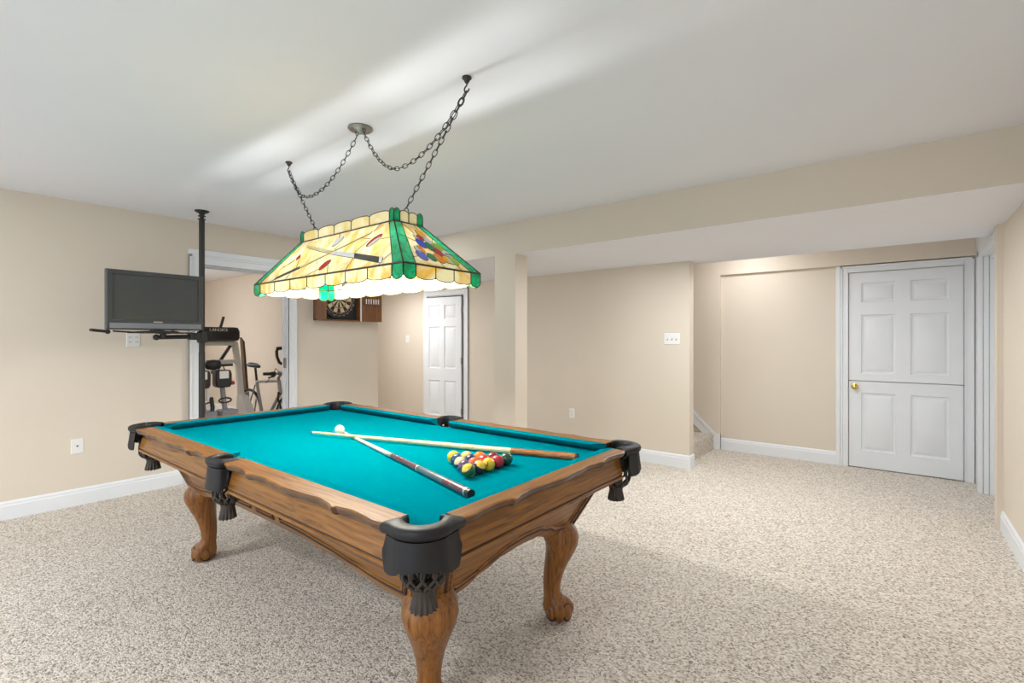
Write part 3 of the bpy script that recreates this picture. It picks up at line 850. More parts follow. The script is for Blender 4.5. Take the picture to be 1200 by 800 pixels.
cue('pool_cue', 'pool cue with grey wrap and red patterned sleeves lying left of the rack', (1.628, 2.565, ZBED+0.0072), (1.240, 1.166, ZBED+0.0165),
    [('tip', 0, 0.006, M['tip']), ('ferrule', 0.006, 0.02, M['plate']), ('shaft', 0.02, 0.485, M['ivory']), ('joint_ring', 0.485, 0.510, M['silver']), ('forearm', 0.510, 0.700, M['redpat']), ('ring', 0.700, 0.708, M['silver']), ('wrap', 0.708, 0.868, M['wrap']), ('sleeve', 0.868, 0.975, M['redpat']), ('ring', 0.975, 0.983, M['silver']), ('bumper', 0.983, 1.0, M['black'])], 0.0066, 0.0160)

# ------------------------------------------------------------------ stained glass lamp
LX, LY = 1.498, 2.235
LP = thing('billiard_lamp', 'long stained glass billiard lamp hanging on chains over the pool table', 'lamp', (LX, LY, 0))
zb, zt = 1.645, 1.880; hxb, hxt = 0.232, 0.086; hyb, hyt = 0.668, 0.420
zsk, zcr = 1.583, 1.936
def face_fn(axis, sgn):
    """(a along, v 0..1 up the slope, off outward) -> local xyz"""
    if axis == 0: hb, ht = hxb, hxt
    else: hb, ht = hyb, hyt
    nh = Vector((zt-zb, hb-ht)).normalized()
    def f(a, v, off=0.0):
        d = hb+(ht-hb)*v+nh.x*off; z = zb+(zt-zb)*v+nh.y*off
        return (sgn*d, a, z) if axis == 0 else (a, sgn*d, z)
    return f
STRIP = 0.062   # green corner strips
for axis in (0, 1):
    for sgn in (-1, 1):
        f = face_fn(axis, sgn)
        ab, at_ = ((hyb, hyt) if axis == 0 else (hxb, hxt))
        sb, stp = ((0.070, 0.036) if axis == 0 else (0.066, 0.040))
        ib, it = ab-sb, at_-stp
        m = MB()
        N = 12
        rg = []
        for i in range(N+1):
            u = -1+2*i/N
            rg.append([f(u*ib, 0), f(u*it, 1)])
        m.rings(rg, closed=False, cap=False)
        pn = obj('shade_panel', m, M['g_yel'], LP, smooth=0)
        # corner strips on this face
        for q in (-1, 1):
            obj('corner_strip', MB().add([f(q*ib, 0), f(q*ab, 0), f(q*at_, 1), f(q*it, 1)], [(0, 1, 2, 3)]), M['g_green'], LP, smooth=0)
        # skirt and crown, hanging / standing scallops
        def scallops(z0, z1, half, edge, n, hd):
            y = MB(); gr = []
            wE = edge; wI = (2*half-2*wE)/n
            spans = [(-half, -half+wE, 1)]+[(-half+wE+i*wI, -half+wE+(i+1)*wI, 0) for i in range(n)]+[(half-wE, half, 1)]
            for a0, a1, green in spans:
                K = 10; rg = []
                for i in range(K+1):
                    u = i/K; a = a0+(a1-a0)*u
                    drop = (z1-z0)*(0.80+0.20*math.sqrt(max(0, 1-(2*u-1)**2)))
                    if green: drop = (z1-z0)*(0.72+0.36*math.sqrt(max(0, 1-(2*u-1)**2)))
                    p0 = (sgn*hd, a, z0) if axis == 0 else (a, sgn*hd, z0)
                    p1 = (sgn*hd, a, z0+drop) if axis == 0 else (a, sgn*hd, z0+drop)
                    rg.append([p0, p1])
                if green: gr.append(MB().rings(rg, closed=False, cap=False))
                else: y.rings(rg, closed=False, cap=False)
                edge_pts.append([r[1] for r in rg])
                bars.append([rg[0][0], rg[0][1]]); bars.append([rg[-1][0], rg[-1][1]])
            return y, gr
        edge_pts, bars = [], []
        y, gr = scallops(zb, zsk, ab, 0.075 if axis == 0 else 0.066, 7 if axis == 0 else 3, hxb if axis == 0 else hyb)
        sk = obj('skirt', y, M['g_yel'], LP, smooth=0); [obj('skirt_corner', q_, M['g_green'], sk, smooth=0) for q_ in gr]
        y, gr = scallops(zt, zcr, at_, 0.034, 5 if axis == 0 else 2, hxt if axis == 0 else hyt)
        cr_ = obj('crown', y, M['g_cream'], LP, smooth=0); [obj('crown_corner', q_, M['g_green'], cr_, smooth=0) for q_ in gr]
        # lead lines
        l = MB()
        for e in edge_pts: l.tube(e, 0.0025, 5)
        for e in bars: l.tube(e, 0.0026, 5)
        l.tube([f(-ab, 0), f(ab, 0)], 0.0045, 6); l.tube([f(-at_, 1), f(at_, 1)], 0.0042, 6)
        for q in (-1, 1):
            l.tube([f(q*ib, 0), f(q*it, 1)], 0.0022, 5); l.tube([f(q*ab, 0), f(q*at_, 1)], 0.0030, 6)
        mo = []
        def poly_piece(pts, key, nm='glass_inlay', outline=True, o0=-0.0022, o1=0.0022):
            p = [(a*flip, v) for a, v in pts]
            mm = MB(); n = len(p)
            mm.add([f(a, v, o1) for a, v in p], [tuple(range(n))]); mm.add([f(a, v, o0) for a, v in p], [tuple(range(n))])
            obj(nm, mm, M['g_'+key], pn, smooth=0)
            if outline: l.tube([f(a, v, 0) for a, v in p], 0.0019, 5, loop=True)
        def ell(a, v, ra, rv, rot=0.0, n=16):
            o = []
            for k in range(n):
                t = 2*PI*k/n; da = ra*math.cos(t); dv = rv*math.sin(t)
                # v in metres along slope
                sl = math.hypot(zt-zb, (hxb-hxt) if axis == 0 else (hyb-hyt))
                x = da*math.cos(rot)-dv*math.sin(rot); yv = da*math.sin(rot)+dv*math.cos(rot)
                o.append((a+x, v+yv/sl))
            return o
        flip = 1 if (axis == 0 and sgn == -1) or (axis == 1 and sgn == -1) else -1
        def seg(pts, r=0.0015): l.tube([f(a*flip, v, 0) for a, v in pts], r, 5)
        if axis == 0:
            # cue A: dark butt low on the far side, shaft to the upper near side
            poly_piece([(0.447, 0.045), (0.432, 0.115), (0.232, 0.305), (0.222, 0.245)], 'black', 'cue_inlay')
            poly_piece([(0.232, 0.300), (0.222, 0.248), (-0.285, 0.800), (-0.29, 0.832)], 'cream', 'cue_inlay')
            poly_piece([(0.475, 0.03), (0.462, 0.10), (0.434, 0.115), (0.449, 0.045)], 'white', 'cue_inlay')
            poly_piece([(0.305, 0.850), (0.295, 0.795), (-0.012, 0.475), (-0.024, 0.540)], 'cream', 'cue_inlay')
            poly_piece([(-0.012, 0.475), (-0.024, 0.545), (-0.246, 0.376), (-0.266, 0.262)], 'white', 'cue_inlay')
            poly_piece([(-0.246, 0.376), (-0.266, 0.262), (-0.494, 0.060), (-0.474, 0.182)], 'black', 'cue_inlay')
            poly_piece([(-0.474, 0.182), (-0.494, 0.060), (-0.515, 0.050), (-0.502, 0.168)], 'white', 'cue_inlay')
            poly_piece(ell(0.322, 0.558, 0.020, 0.022, 0.0, 4), 'red'); poly_piece(ell(-0.026, 0.222, 0.042, 0.022, -0.6), 'red')
            poly_piece(ell(-0.008, 0.775, 0.042, 0.022, -0.6), 'white'); poly_piece(ell(-0.351, 0.602, 0.050, 0.022, -0.6), 'red')
            poly_piece(ell(-0.362, 0.560, 0.040, 0.012, -0.6), 'white', outline=False, o0=-0.003, o1=0.003)
            for sg in ([(0.45, 0.30), (0.345, 0.555)], [(0.30, 0.54), (0.27, 0.28)], [(0.29, 0.30), (0.31, 0.0)], [(0.01, 0.15), (0.12, 0.0)], [(-0.06, 0.2), (-0.10, 0.0)], [(0.0, 0.87), (0.02, 1.0)], [(-0.05, 0.70), (-0.02, 0.55)],
                       [(-0.30, 0.83), (-0.33, 1.0)], [(-0.30, 0.63), (-0.24, 0.40)], [(-0.40, 0.60), (-0.50, 0.60)], [(-0.26, 0.27), (-0.25, 0.0)], [(-0.51, 0.10), (-0.55, 0.25)], [(-0.505, 0.05), (-0.50, 0.0)], [(-0.31, 0.66), (-0.2, 0.75)], [(0.06, 0.28), (0.10, 0.40)], [(0.34, 0.50), (0.44, 0.36)]):
                seg(sg, 0.0017)
        else:
            for key, a, v, ra, rv in (('gold', 0.030, 0.775, 0.026, 0.036), ('red', 0.000, 0.655, 0.020, 0.024), ('white', -0.020, 0.66, 0.012, 0.024), ('blue', -0.020, 0.52, 0.026, 0.036), ('white', 0.040, 0.635, 0.022, 0.034), ('emerald', 0.018, 0.475, 0.024, 0.034),
                                      ('lime', 0.074, 0.505, 0.028, 0.034), ('red', 0.046, 0.365, 0.026, 0.034), ('white', 0.092, 0.372, 0.026, 0.024), ('orange', -0.052, 0.365, 0.016, 0.030), ('white', -0.076, 0.345, 0.012, 0.024), ('violet', -0.078, 0.215, 0.028, 0.036),
                                      ('emerald', -0.024, 0.215, 0.024, 0.030), ('navy', 0.096, 0.355, 0.022, 0.008), ('orange', 0.020, 0.215, 0.026, 0.036), ('gold', 0.060, 0.215, 0.018, 0.028), ('white', 0.080, 0.185, 0.012, 0.022), ('lime', 0.108, 0.215, 0.026, 0.032)):
                poly_piece(ell(a*1.05-0.005, v, ra, rv), key)
            for sg in ([(0.03, 0.86), (0.03, 1.0)], [(-0.05, 0.55), (-0.12, 0.65)], [(-0.10, 0.2), (-0.155, 0.15)], [(0.0, 0.15), (0.0, 0.0)], [(0.1, 0.15), (0.11, 0.0)], [(0.06, 0.6), (0.09, 0.75)], [(-0.02, 0.75), (-0.05, 1.0)]):
                seg(sg, 0.0017)
        obj('lead_came', l, M['lead'], LP, smooth=60)
# cross bars in the open top, sockets and bulbs
fr = MB()
for y in (-0.404, 0.404):
    fr.tube([(-hxt, y, zt), (0, y, zt+0.0), (hxt, y, zt)], 0.004, 8)
    fr.tube([(0, y, zt), (0, y, zt+0.055)], 0.003, 6)
    fr.tube([(0.012*math.cos(a), y, zt+0.065+0.012*math.sin(a)) for a in [2*PI*i/14 for i in range(14)]], 0.0025, 6, loop=True)
fr.tube([(0, -0.404, zt-0.02), (0, 0.404, zt-0.02)], 0.006, 8)
for y in (-0.404, 0.404): fr.tube([(0, y, zt-0.02), (0, y, zt)], 0.004, 6)
obj('lamp_frame', fr, M['chain'], LP, smooth=60)
M['bulb'] = emit_mat('lit_bulb', (1.0, 0.995, 0.97, 1), 375.0)
for y in (-0.36, 0.0, 0.36):
    sm = MB().lathe([(0.010, 0), (0.019, -0.004), (0.019, -0.030), (0.052, -0.042), (0.053, -0.046), (0.018, -0.046), (0.016, -0.055)], (0, y, zt-0.066), 16).tube([(0, y, zt-0.02), (0, y, zt-0.07)], 0.006, 8)  # wide disc on the socket added to hold back upward light
    sk = obj('socket_with_baffle', sm, M['black'], LP)
    bu = MB().lathe([(0.013, 0), (0.014, -0.014), (0.026, -0.036), (0.031, -0.056), (0.028, -0.074), (0.015, -0.087), (0.001, -0.090)], (0, y, zt-0.120), 16)
    obj('bulb', bu, M['bulb'], sk, smooth=180)
# ceiling canopy
cn = MB().lathe([(0.062, 0), (0.064, -0.006), (0.058, -0.012), (0.050, -0.014), (0.046, -0.010), (0.030, -0.012), (0.012, -0.026), (0.004, -0.028)], (0, 2.205-LY, H), 28)
cp = obj('canopy', cn, M['nickel'], LP, smooth=40)
for dy in (-0.032, 0.032):
    obj('canopy_loop', MB().tube([(0.008*math.cos(a), 2.205-LY+dy, H-0.020+0.012*math.sin(a)) for a in [2*PI*i/12 for i in range(12)]], 0.0025, 6, loop=True), M['chain'], cp)
# chains
def chain(pts, pitch=0.030):
    """links along a polyline (local coords)"""
    pts = [Vector(p) for p in pts]
    L = [0]
    for a, b_ in zip(pts, pts[1:]): L.append(L[-1]+(b_-a).length)
    def at(d):
        for i in range(len(pts)-1):
            if d <= L[i+1] or i == len(pts)-2:
                f = (d-L[i])/(L[i+1]-L[i]); return pts[i].lerp(pts[i+1], f)
    n = int(L[-1]/pitch); pitch = L[-1]/n; m = MB()
    for i in range(n):
        c0 = at((i+0.5)*pitch); tg = (at(min(L[-1], (i+0.5)*pitch+0.01))-at(max(0, (i+0.5)*pitch-0.01))).normalized()
        sd = tg.cross(Vector((1, 0, 0))).normalized(); ot = tg.cross(sd)
        # alternate links are turned a quarter turn about the chain
        tw = 0.5 if i % 2 == 0 else 0.5+PI/2
        sv = sd*math.cos(tw)+ot*math.sin(tw)
        hl, hw = pitch*0.5+0.0045, 0.0095
        lk = [c0+tg*(hl*math.cos(t))*(1 if abs(math.cos(t)) < 0.99 else 1)+sv*(hw*math.sin(t)) for t in [2*PI*k/14 for k in range(14)]]
        m.tube(lk, 0.0021, 5, loop=True)
    return obj('chain', m, M['chain'], LP, smooth=60)
def swag(y0, z0, ym, zm, y1, z1, p0=2.0, p1=2.0, x0=0.0, x1=0.0):
    o = []
    for i in range(17):
        f = i/16; y = y0+(ym-y0)*f; o.append((x0+(x1-x0)*f*0.5, y-LY, zm+(z0-zm)*(1-f)**p0))
    for i in range(1, 17):
        f = i/16; y = ym+(y1-ym)*f; o.append((x0+(x1-x0)*(0.5+f*0.5), y-LY, zm+(z1-zm)*f**p1))
    return o
HA = (1.508, 2.98); HBk = (1.488, 1.425)
chain(swag(2.237, H-0.035, 2.70, 2.175, HA[1]-0.004, H-0.060, 1.9, 2.4, 0, HA[0]-LX))
chain(swag(2.173, H-0.035, 1.868, 2.155, HBk[1]+0.004, H-0.060, 2.0, 2.0, 0, HBk[0]-LX))
chain([(HA[0]-LX, HA[1]-LY, H-0.062), (0, 0.404, zt+0.078)])
chain([(HBk[0]-LX, HBk[1]-LY, H-0.062), (0, -0.404, zt+0.078)])
def ceiling_hook(label, x, y):
    t = thing('ceiling_hook', label, 'hook', (x, y, H), 0, 'hooks carrying the lamp chains')
    obj('rosette', MB().lathe([(0.020, 0), (0.021, -0.005), (0.014, -0.012), (0.009, -0.022), (0.006, -0.026)], (0, 0, 0), 20), M['chain'], t, smooth=50)
    hk = [(0, 0, -0.022), (0, 0, -0.034)]+[(0, 0.014*math.sin(a)*1.0, -0.050+0.014*math.cos(a)) for a in [i*PI*1.45/12 for i in range(1, 13)]]
    obj('hook', MB().tube(hk, 0.0032, 8), M['chain'], t, smooth=60)
ceiling_hook('dark ceiling hook nearer the television pole, holding the lamp chain', *HA)
ceiling_hook('dark ceiling hook farthest from the television pole, holding the lamp chain', *HBk)

# ------------------------------------------------------------------ television on a pole
PX, PY = 1.612, 4.70
tp = thing('television_pole', 'black floor to ceiling pole with a swing arm under the television', 'pole', (PX, PY, 0))
m = MB().lathe([(0.055, 0), (0.055, 0.010), (0.024, 0.020), (0.024, 1.22)], (0, 0, 0), 20)
obj('lower_tube', m, M['pole'], tp, smooth=40)
m = MB().lathe([(0.022, 1.22), (0.022, H-0.075)], (0, 0, 0), 20)
obj('upper_tube', m, M['pole'], tp, smooth=40)
m = MB().lathe([(0.022, H-0.078), (0.030, H-0.076), (0.030, H-0.070), (0.016, H-0.066), (0.016, H-0.052), (0.029, H-0.050), (0.029, H-0.044), (0.018, H-0.040), (0.024, H-0.024), (0.052, H-0.010), (0.055, H)], (0, 0, 0), 24)
obj('ceiling_flange', m, M['pole'], tp, smooth=40)
m = MB().lathe([(0.026, 1.300), (0.036, 1.305), (0.038, 1.34), (0.036, 1.395), (0.026, 1.400)], (0, 0, 0), 20)
m.box((-0.10, -0.045, 1.325), (-0.02, 0.03, 1.385)); m.lathe([(0.014, -0.05), (0.014, 0.05)], (-0.06, -0.01, 1.355), 12, axis='Y')
obj('clamp', m, M['pole'], tp, smooth=40, bevel=0.004)
m = MB().tube([(-0.06, -0.01, 1.352), (-0.20, -0.04, 1.350), (-0.335, -0.06, 1.346)], 0.017, 12).sphere((-0.345, -0.06, 1.346), 0.024)
m.lathe([(0.022, 1.346), (0.022, 1.372), (0.05, 1.374), (0.05, 1.380)], (-0.30, -0.06, 0), 16)
obj('swing_arm', m, M['pole'], tp, smooth=50)
m = MB().box((-0.50, -0.16, 1.378), (-0.10, 0.08, 1.386))
m.tube([(-0.64, -0.16, 1.392), (-0.50, -0.10, 1.384), (-0.10, 0.0, 1.382)], 0.007, 8)
obj('tray', m, M['pole'], tp, bevel=0.002)
m = MB().tube([(-0.655, -0.08, 1.388), (-0.68, -0.11, 1.390), (-0.775, -0.20, 1.398)], 0.011, 10).sphere((-0.655, -0.08, 1.388), 0.018)
obj('side_peg', m, M['pole'], tp, smooth=50)

tv = thing('television', 'flat dark television on the pole arm in front of the beige wall', 'television', (1.279, 4.66, 1.3865))
TW, THh = 0.652, 0.478
m = MB()
def rect(w0, w1, z0, z1, y): return [(w0, y, z0), (w1, y, z0), (w1, y, z1), (w0, y, z1)]
z0, z1 = 0.018, THh
m.rings([rect(-TW/2+0.03, TW/2-0.03, z0+0.03, z1-0.03, 0.075), rect(-TW/2, TW/2, z0, z1, 0.03), rect(-TW/2, TW/2, z0, z1, -0.014), rect(-TW/2+0.006, TW/2-0.006, z0+0.006, z1-0.006, -0.020)], True, False)
n = len(m.v); m.f.append((n-12-4, n-12-3, n-12-2, n-12-1)); m.mi.append(0)
sxl, sxr, sz0, sz1 = -TW/2+0.036, TW/2-0.036, z0+0.075, z1-0.034
a = rect(-TW/2+0.006, TW/2-0.006, z0+0.006, z1-0.006, -0.020); b_ = rect(sxl, sxr, sz0, sz1, -0.020); c_ = rect(sxl+0.002, sxr-0.002, sz0+0.002, sz1-0.002, -0.010)
m.rings([a, b_, c_], True, False)
obj('casing', m, M['tvgrey'], tv, smooth=20)
obj('screen', MB().box((sxl, -0.0105, sz0), (sxr, -0.004, sz1)), M['screen'], tv)
obj('speaker_grille', MB().box((-TW/2+0.02, -0.0215, z0+0.012), (TW/2-0.02, -0.019, z0+0.052)), M['machine_grey'], tv)
obj('badge', MB().box((-0.03, -0.0225, z0+0.059), (0.03, -0.0195, z0+0.067)), M['silver'], tv)
m = MB().lathe([(0.15, 0.0), (0.15, 0.006), (0.05, 0.014), (0.045, 0.03)], (0, 0.0, 0), 28)
st_ = obj('stand', m, M['black'], tv, smooth=40); st_.scale = (1.0, 0.55, 1)
cbm = MB().tube([(0.10, 0.05, 0.02), (0.20, 0.02, -0.008), (0.27, 0.03, 0.010), (0.30, 0.05, 0.03)], 0.004, 6)
obj('cable', cbm, M['plate'], tv, smooth=60)

# ------------------------------------------------------------------ dart board cabinet
dc = thing('dartboard_cabinet', 'open brown wooden dart cabinet on the wall below the lamp edge', 'cabinet', (3.165, YL-0.0004, 1.545))
cw, chh, cd = 0.56, 0.56, 0.085
m = MB()
m.box((-cw/2, -0.012, 0), (cw/2, 0, chh)); m.box((-cw/2, -cd, 0), (-cw/2+0.016, 0, chh)); m.box((cw/2-0.016, -cd, 0), (cw/2, 0, chh)); m.box((-cw/2, -cd, 0), (cw/2, 0, 0.016)); m.box((-cw/2, -cd, chh-0.016), (cw/2, 0, chh))
obj('case', m, M['wood_brown'], dc, bevel=0.002)
obj('backing', MB().box((-cw/2+0.06, -0.016, 0.016), (cw/2-0.016, -0.012, chh-0.016)), M['dark'], dc)
def cdoor(hx_, ang, sgn, label):
    d = obj('cabinet_door', MB().box((0, -0.016, 0), (sgn*cw/2, 0, chh)), M['wood_brown'], dc, (hx_, -cd, 0), (0, 0, ang), bevel=0.002)
    m = MB()
    for r in range(2):
        z = 0.20+0.17*r
        m.box((sgn*0.05, 0.0, z), (sgn*0.24, 0.028, z+0.014), 0)
        for i in range(6):
            x = sgn*(0.065+i*0.032)
            m.tube([(x, 0.018, z+0.014), (x, 0.018, z+0.075)], 0.007, 8, mi=1)
    obj('dart_holder', m, [M['wood_brown'], M['plate']], d)
    return d
cdoor(cw/2, math.radians(-188+360), -1, 'right')
cdoor(-cw/2+0.004, math.radians(-101), 1, 'left')
cm = MB().box((cw/2-0.006, -cd-0.006, 0.0), (cw/2+0.010, -cd, chh))
obj('hinge_strip', cm, M['plate'], dc)
db = thing('dartboard', 'round dart board with cream and black wedges hanging in the brown cabinet', 'dartboard', (3.178, YL-0.014, 1.80))
m = MB().lathe([(0.225, -0.030), (0.2255, -0.002), (0.2255, 0)], (0, 0, 0), 60, axis='Y', cap=True)
obj('board_body', m, M['black'], db, smooth=30)
radii = [0.0064, 0.016, 0.098, 0.108, 0.160, 0.170]
m = MB()
for i in range(20):
    a0 = 2*PI*(i-0.5)/20; a1 = 2*PI*(i+0.5)/20
    for k, (r0, r1) in enumerate(zip(radii[1:], radii[2:])):
        q = []
        for r, aa in ((r0, a0), (r1, a0), (r1, (a0+a1)/2), (r1, a1), (r0, a1), (r0, (a0+a1)/2)):
            q.append((r*math.sin(aa), -0.0312, r*math.cos(aa)))
        big = k in (0, 2)
        mi = (0 if i % 2 == 0 else 1) if big else (2 if i % 2 == 0 else 3)
        m.add(q, [(0, 1, 2, 3, 4, 5)], mi)
for r0, r1, mi in ((0.0064, 0.016, 3),):
    m.lathe([(0.016, -0.0312), (0.0155, -0.0313)], (0, 0, 0), 24, mi=3, axis='Y')
m.lathe([(0.0064, -0.0316), (0.006, -0.0317)], (0, 0, 0), 20, mi=2, axis='Y')
obj('scoring_face', m, [M['black'], mat('cream_sisal', srgb(214, 196, 150), 0.9), M['red'], mat('green_sisal', srgb(30, 90, 50), 0.9)], db, smooth=0)
wr = MB()
for r in radii[1:]+[0.192]: wr.tube([(r*math.cos(2*PI*k/60), -0.032, r*math.sin(2*PI*k/60)) for k in range(60)], 0.0009, 4, loop=True)
for i in range(20):
    a0 = 2*PI*(i-0.5)/20; wr.tube([(0.016*math.sin(a0), -0.032, 0.016*math.cos(a0)), (0.192*math.sin(a0), -0.032, 0.192*math.cos(a0))], 0.0007, 4)
obj('wire_spider', wr, M['silver'], db)
for i, nnum in enumerate((20, 1, 18, 4, 13, 6, 10, 15, 2, 17, 3, 19, 7, 16, 8, 11, 14, 9, 12, 5)):
    a0 = 2*PI*i/20
    text_mesh('number', str(nnum), 0.026, M['silver'], db, (0.198*math.sin(a0), -0.0312, 0.198*math.cos(a0)), (PI/2, 0, 0), 0.0006)

# ------------------------------------------------------------------ exercise room contents
# treadmill, front towards the doorway
tm = thing('treadmill', 'white framed treadmill with a black lettered console beyond the doorway', 'treadmill', (2.17, 6.20, 0))
m = MB().box((-0.36, -0.10, 0.02), (0.36, 1.55, 0.16))
obj('deck', m, M['machine_grey'], tm, bevel=0.01)
obj('belt', MB().box((-0.26, 0.30, 0.160), (0.26, 1.53, 0.166)), M['black'], tm)
m = MB().rings([[(-0.40, -0.28, 0.03), (0.40, -0.28, 0.03), (0.40, 0.22, 0.03), (-0.40, 0.22, 0.03)], [(-0.40, -0.26, 0.25), (0.40, -0.26, 0.25), (0.40, 0.20, 0.28), (-0.40, 0.20, 0.28)], [(-0.36, -0.14, 0.36), (0.36, -0.14, 0.36), (0.36, 0.12, 0.36), (-0.36, 0.12, 0.36)]])
obj('motor_hood', m, M['machine_grey'], tm, bevel=0.015)
for q in (-1, 1):
    m = MB().rings([[(q*x0, y-0.035, z), (q*(x0+0.055), y-0.035, z), (q*(x0+0.055), y+0.035, z), (q*x0, y+0.035, z)] for x0, y, z in ((0.365, -0.06, 0.02), (0.362, -0.03, 0.40), (0.345, 0.05, 0.95), (0.325, 0.12, 1.30))])
    obj('upright', m, M['machine_white'], tm, bevel=0.006)
    m = MB().prism([(-0.24, 0.03), (0.12, 0.03), (0.08, 0.66), (-0.05, 0.66), (-0.22, 0.48)], lambda u, v, d: (q*(0.355-0.0+d), u, v), 0.0, 0.09)
    obj('side_gusset', m, M['machine_white'], tm, bevel=0.012)
m = MB()
for yy, z, r in ((0.06, 1.065, 0.024), (0.12, 1.285, 0.030)):
    m.tube([(-0.36, yy, z), (0.36, yy, z)], r, 10)
obj('crossbar', m, M['machine_white'], tm)
m = MB()
prof = [(0.06, 1.31), (0.03, 1.33), (0.03, 1.435), (0.07, 1.475), (0.20, 1.475), (0.26, 1.42), (0.26, 1.31)]
rg = []
for x, sc in ((-0.39, 0.7), (-0.37, 0.95), (-0.33, 1.0), (0.33, 1.0), (0.37, 0.95), (0.39, 0.7)):
    rg.append([(x, 0.14+(y-0.14)*sc, 1.39+(z-1.39)*sc) for y, z in prof])
m.rings(rg)
con = obj('console', m, M['black'], tm, smooth=35)
text_mesh('lettering', 'LANDICE', 0.048, M['plate'], con, (0.145, 0.0285, 1.440), (PI/2, 0, 0), 0.001)
obj('reading_rack', MB().tube([(0.20, 0.14, 1.46), (0.245, 0.16, 1.60)], 0.016, 8), M['black'], tm)
for q in (-1, 1):
    obj('handrail', MB().tube([(q*0.31, 0.14, 1.25), (q*0.31, 0.50, 1.02), (q*0.33, 0.75, 0.90)], 0.02, 8), M['black'], tm, smooth=60)

# stepper between the doorway and the treadmill
sp = thing('stepper_machine', 'dark stepper machine with two padded levers in front of the treadmill', 'exercise machine', (1.99, 5.64, 0))
m = MB().box((-0.30, -0.12, 0), (-0.22, 0.12, 0.05)).box((0.24, -0.12, 0), (0.32, 0.12, 0.05)).box((-0.22, -0.03, 0.02), (0.24, 0.03, 0.09)).box((-0.05, -0.05, 0.05), (0.08, 0.05, 0.42))
obj('base', m, M['black'], sp, bevel=0.006)
for q, x in ((-1, -0.070), (1, 0.135)):
    m = MB().tube([(x+0.06, 0.0, 0.40), (x+0.02, 0.0, 0.66), (x, 0.0, 0.86)], 0.026, 10)
    lv = obj('lever', m, M['machine_grey'], sp, smooth=60)
    m = MB().rings([[(x+dx*w_, -0.06+0.0, z) if k == 0 else (x+dx*w_, 0.05, z) for k, dx in ((0, -1), (0, 1), (1, 1), (1, -1))] for z, w_ in ((0.82, 0.062), (0.85, 0.078), (0.96, 0.080), (1.005, 0.066))])
    pd = obj('pad', m, M['black'], lv, bevel=0.012)
    obj('label_plate', MB().box((x-0.045, -0.065, 0.915), (x+0.045, -0.058, 0.995)), M['plate'], pd, bevel=0.004)
    m = MB().box((x-0.03, -0.09, 0.36), (x+0.135, 0.09, 0.58))
    obj('weight_box', m, M['machine_grey'], sp, bevel=0.018)
    obj('strap', MB().tube([(x-0.03, 0.0, 1.0), (x-0.02, 0.0, 1.06), (x+0.005, 0.0, 1.06), (x+0.03, 0.0, 1.0)], 0.006, 6), M['black'], lv)
m = MB().tube([(-0.20, 0.0, 1.05), (0.24, 0.0, 1.055)], 0.014, 10).lathe([(0.02, -0.075), (0.048, -0.06), (0.055, 0), (0.048, 0.06), (0.02, 0.075)], (0.05, 0.0, 1.062), 16, axis='X')
obj('handle', m, M['black'], sp, smooth=60)
m = MB().tube([(-0.03, -0.02, 0.42), (0.02, -0.04, 0.50), (0.035, -0.03, 0.62), (0.03, 0, 0.72)], 0.020, 8)
obj('column', m, M['black'], sp, smooth=60)
m = MB().box((-0.012, -0.012, 0.70), (0.012, 0.012, 1.05))
obj('post', m, M['machine_white'], sp)
obj('knob', MB().sphere((0.235, -0.02, 0.86), 0.022), M['red'], sp, smooth=180)
m = MB().tube([(0.02, -0.05, 0.68), (-0.06, -0.06, 0.66)], 0.009, 8)
m.tube([(0.16+0.06*math.cos(t), -0.02, 0.68+0.025*math.sin(t)) for t in [2*PI*i/18 for i in range(18)]], 0.009, 6, loop=True)
obj('hand_loop', m, M['net'], sp, smooth=60)

# board leaning on the treadmill side
sb = obj('leaning_board', MB().rings([[(-0.018, -0.05, 0), (0.018, -0.05, 0), (0.018, 0.05, 0), (-0.018, 0.05, 0)], [(-0.018, -0.045, 1.30), (0.010, -0.045, 1.30), (0.010, 0.045, 1.36), (-0.018, 0.045, 1.36)]]), M['stick'], None, (3.03, 7.10, 0.0025), (0, math.radians(-4.0), 0), bevel=0.003)
tag(sb, 'narrow brown board standing upright between treadmill and bicycle', 'board')

# bicycle
bk = thing('bicycle', 'silver framed bicycle with black saddle standing inside the doorway', 'bicycle', (2.77, 5.95, 0), 0)
Yr, Yf, RW = 0.53, -0.50, 0.335       # hubs relative to y = 5.95 (front is towards -Y)
def wheel(y, nm):
    m = MB().tube([(0, y+RW*math.cos(2*PI*k/40), RW+RW*math.sin(2*PI*k/40)*0.998) for k in range(40)], 0.0165, 8, loop=True)
    o = obj(nm, m, M['tyre'], bk, (0, 0, 0.0165), smooth=60)
    r = MB().tube([(0, y+(RW-0.022)*math.cos(2*PI*k/40), RW+(RW-0.022)*math.sin(2*PI*k/40)) for k in range(40)], 0.010, 6, loop=True)
    obj('rim', r, M['silver'], o, smooth=60)
    s_ = MB()
    for k in range(28):
        a = 2*PI*k/28; s_.tube([(0.02*(1 if k % 2 else -1), y, RW), (0, y+(RW-0.024)*math.cos(a), RW+(RW-0.024)*math.sin(a))], 0.0011, 4)
    s_.tube([(-0.04, y, RW), (0.04, y, RW)], 0.018, 10)
    obj('spokes', s_, M['silver'], o)
wheel(Yr, 'rear_wheel'); wheel(Yf, 'front_wheel')
BBp = (0, 0.14, 0.28); ST = (0, 0.335, 0.80); HT = (0, -0.235, 0.84); HB_ = (0, -0.275, 0.70); RH = (0, Yr, RW+0.0165); FH = (0, Yf, RW+0.0165)
m = MB().tube([BBp, ST], 0.018, 10).tube([ST, HT], 0.017, 10).tube([BBp, HB_], 0.020, 10).tube([HT, HB_], 0.022, 10)
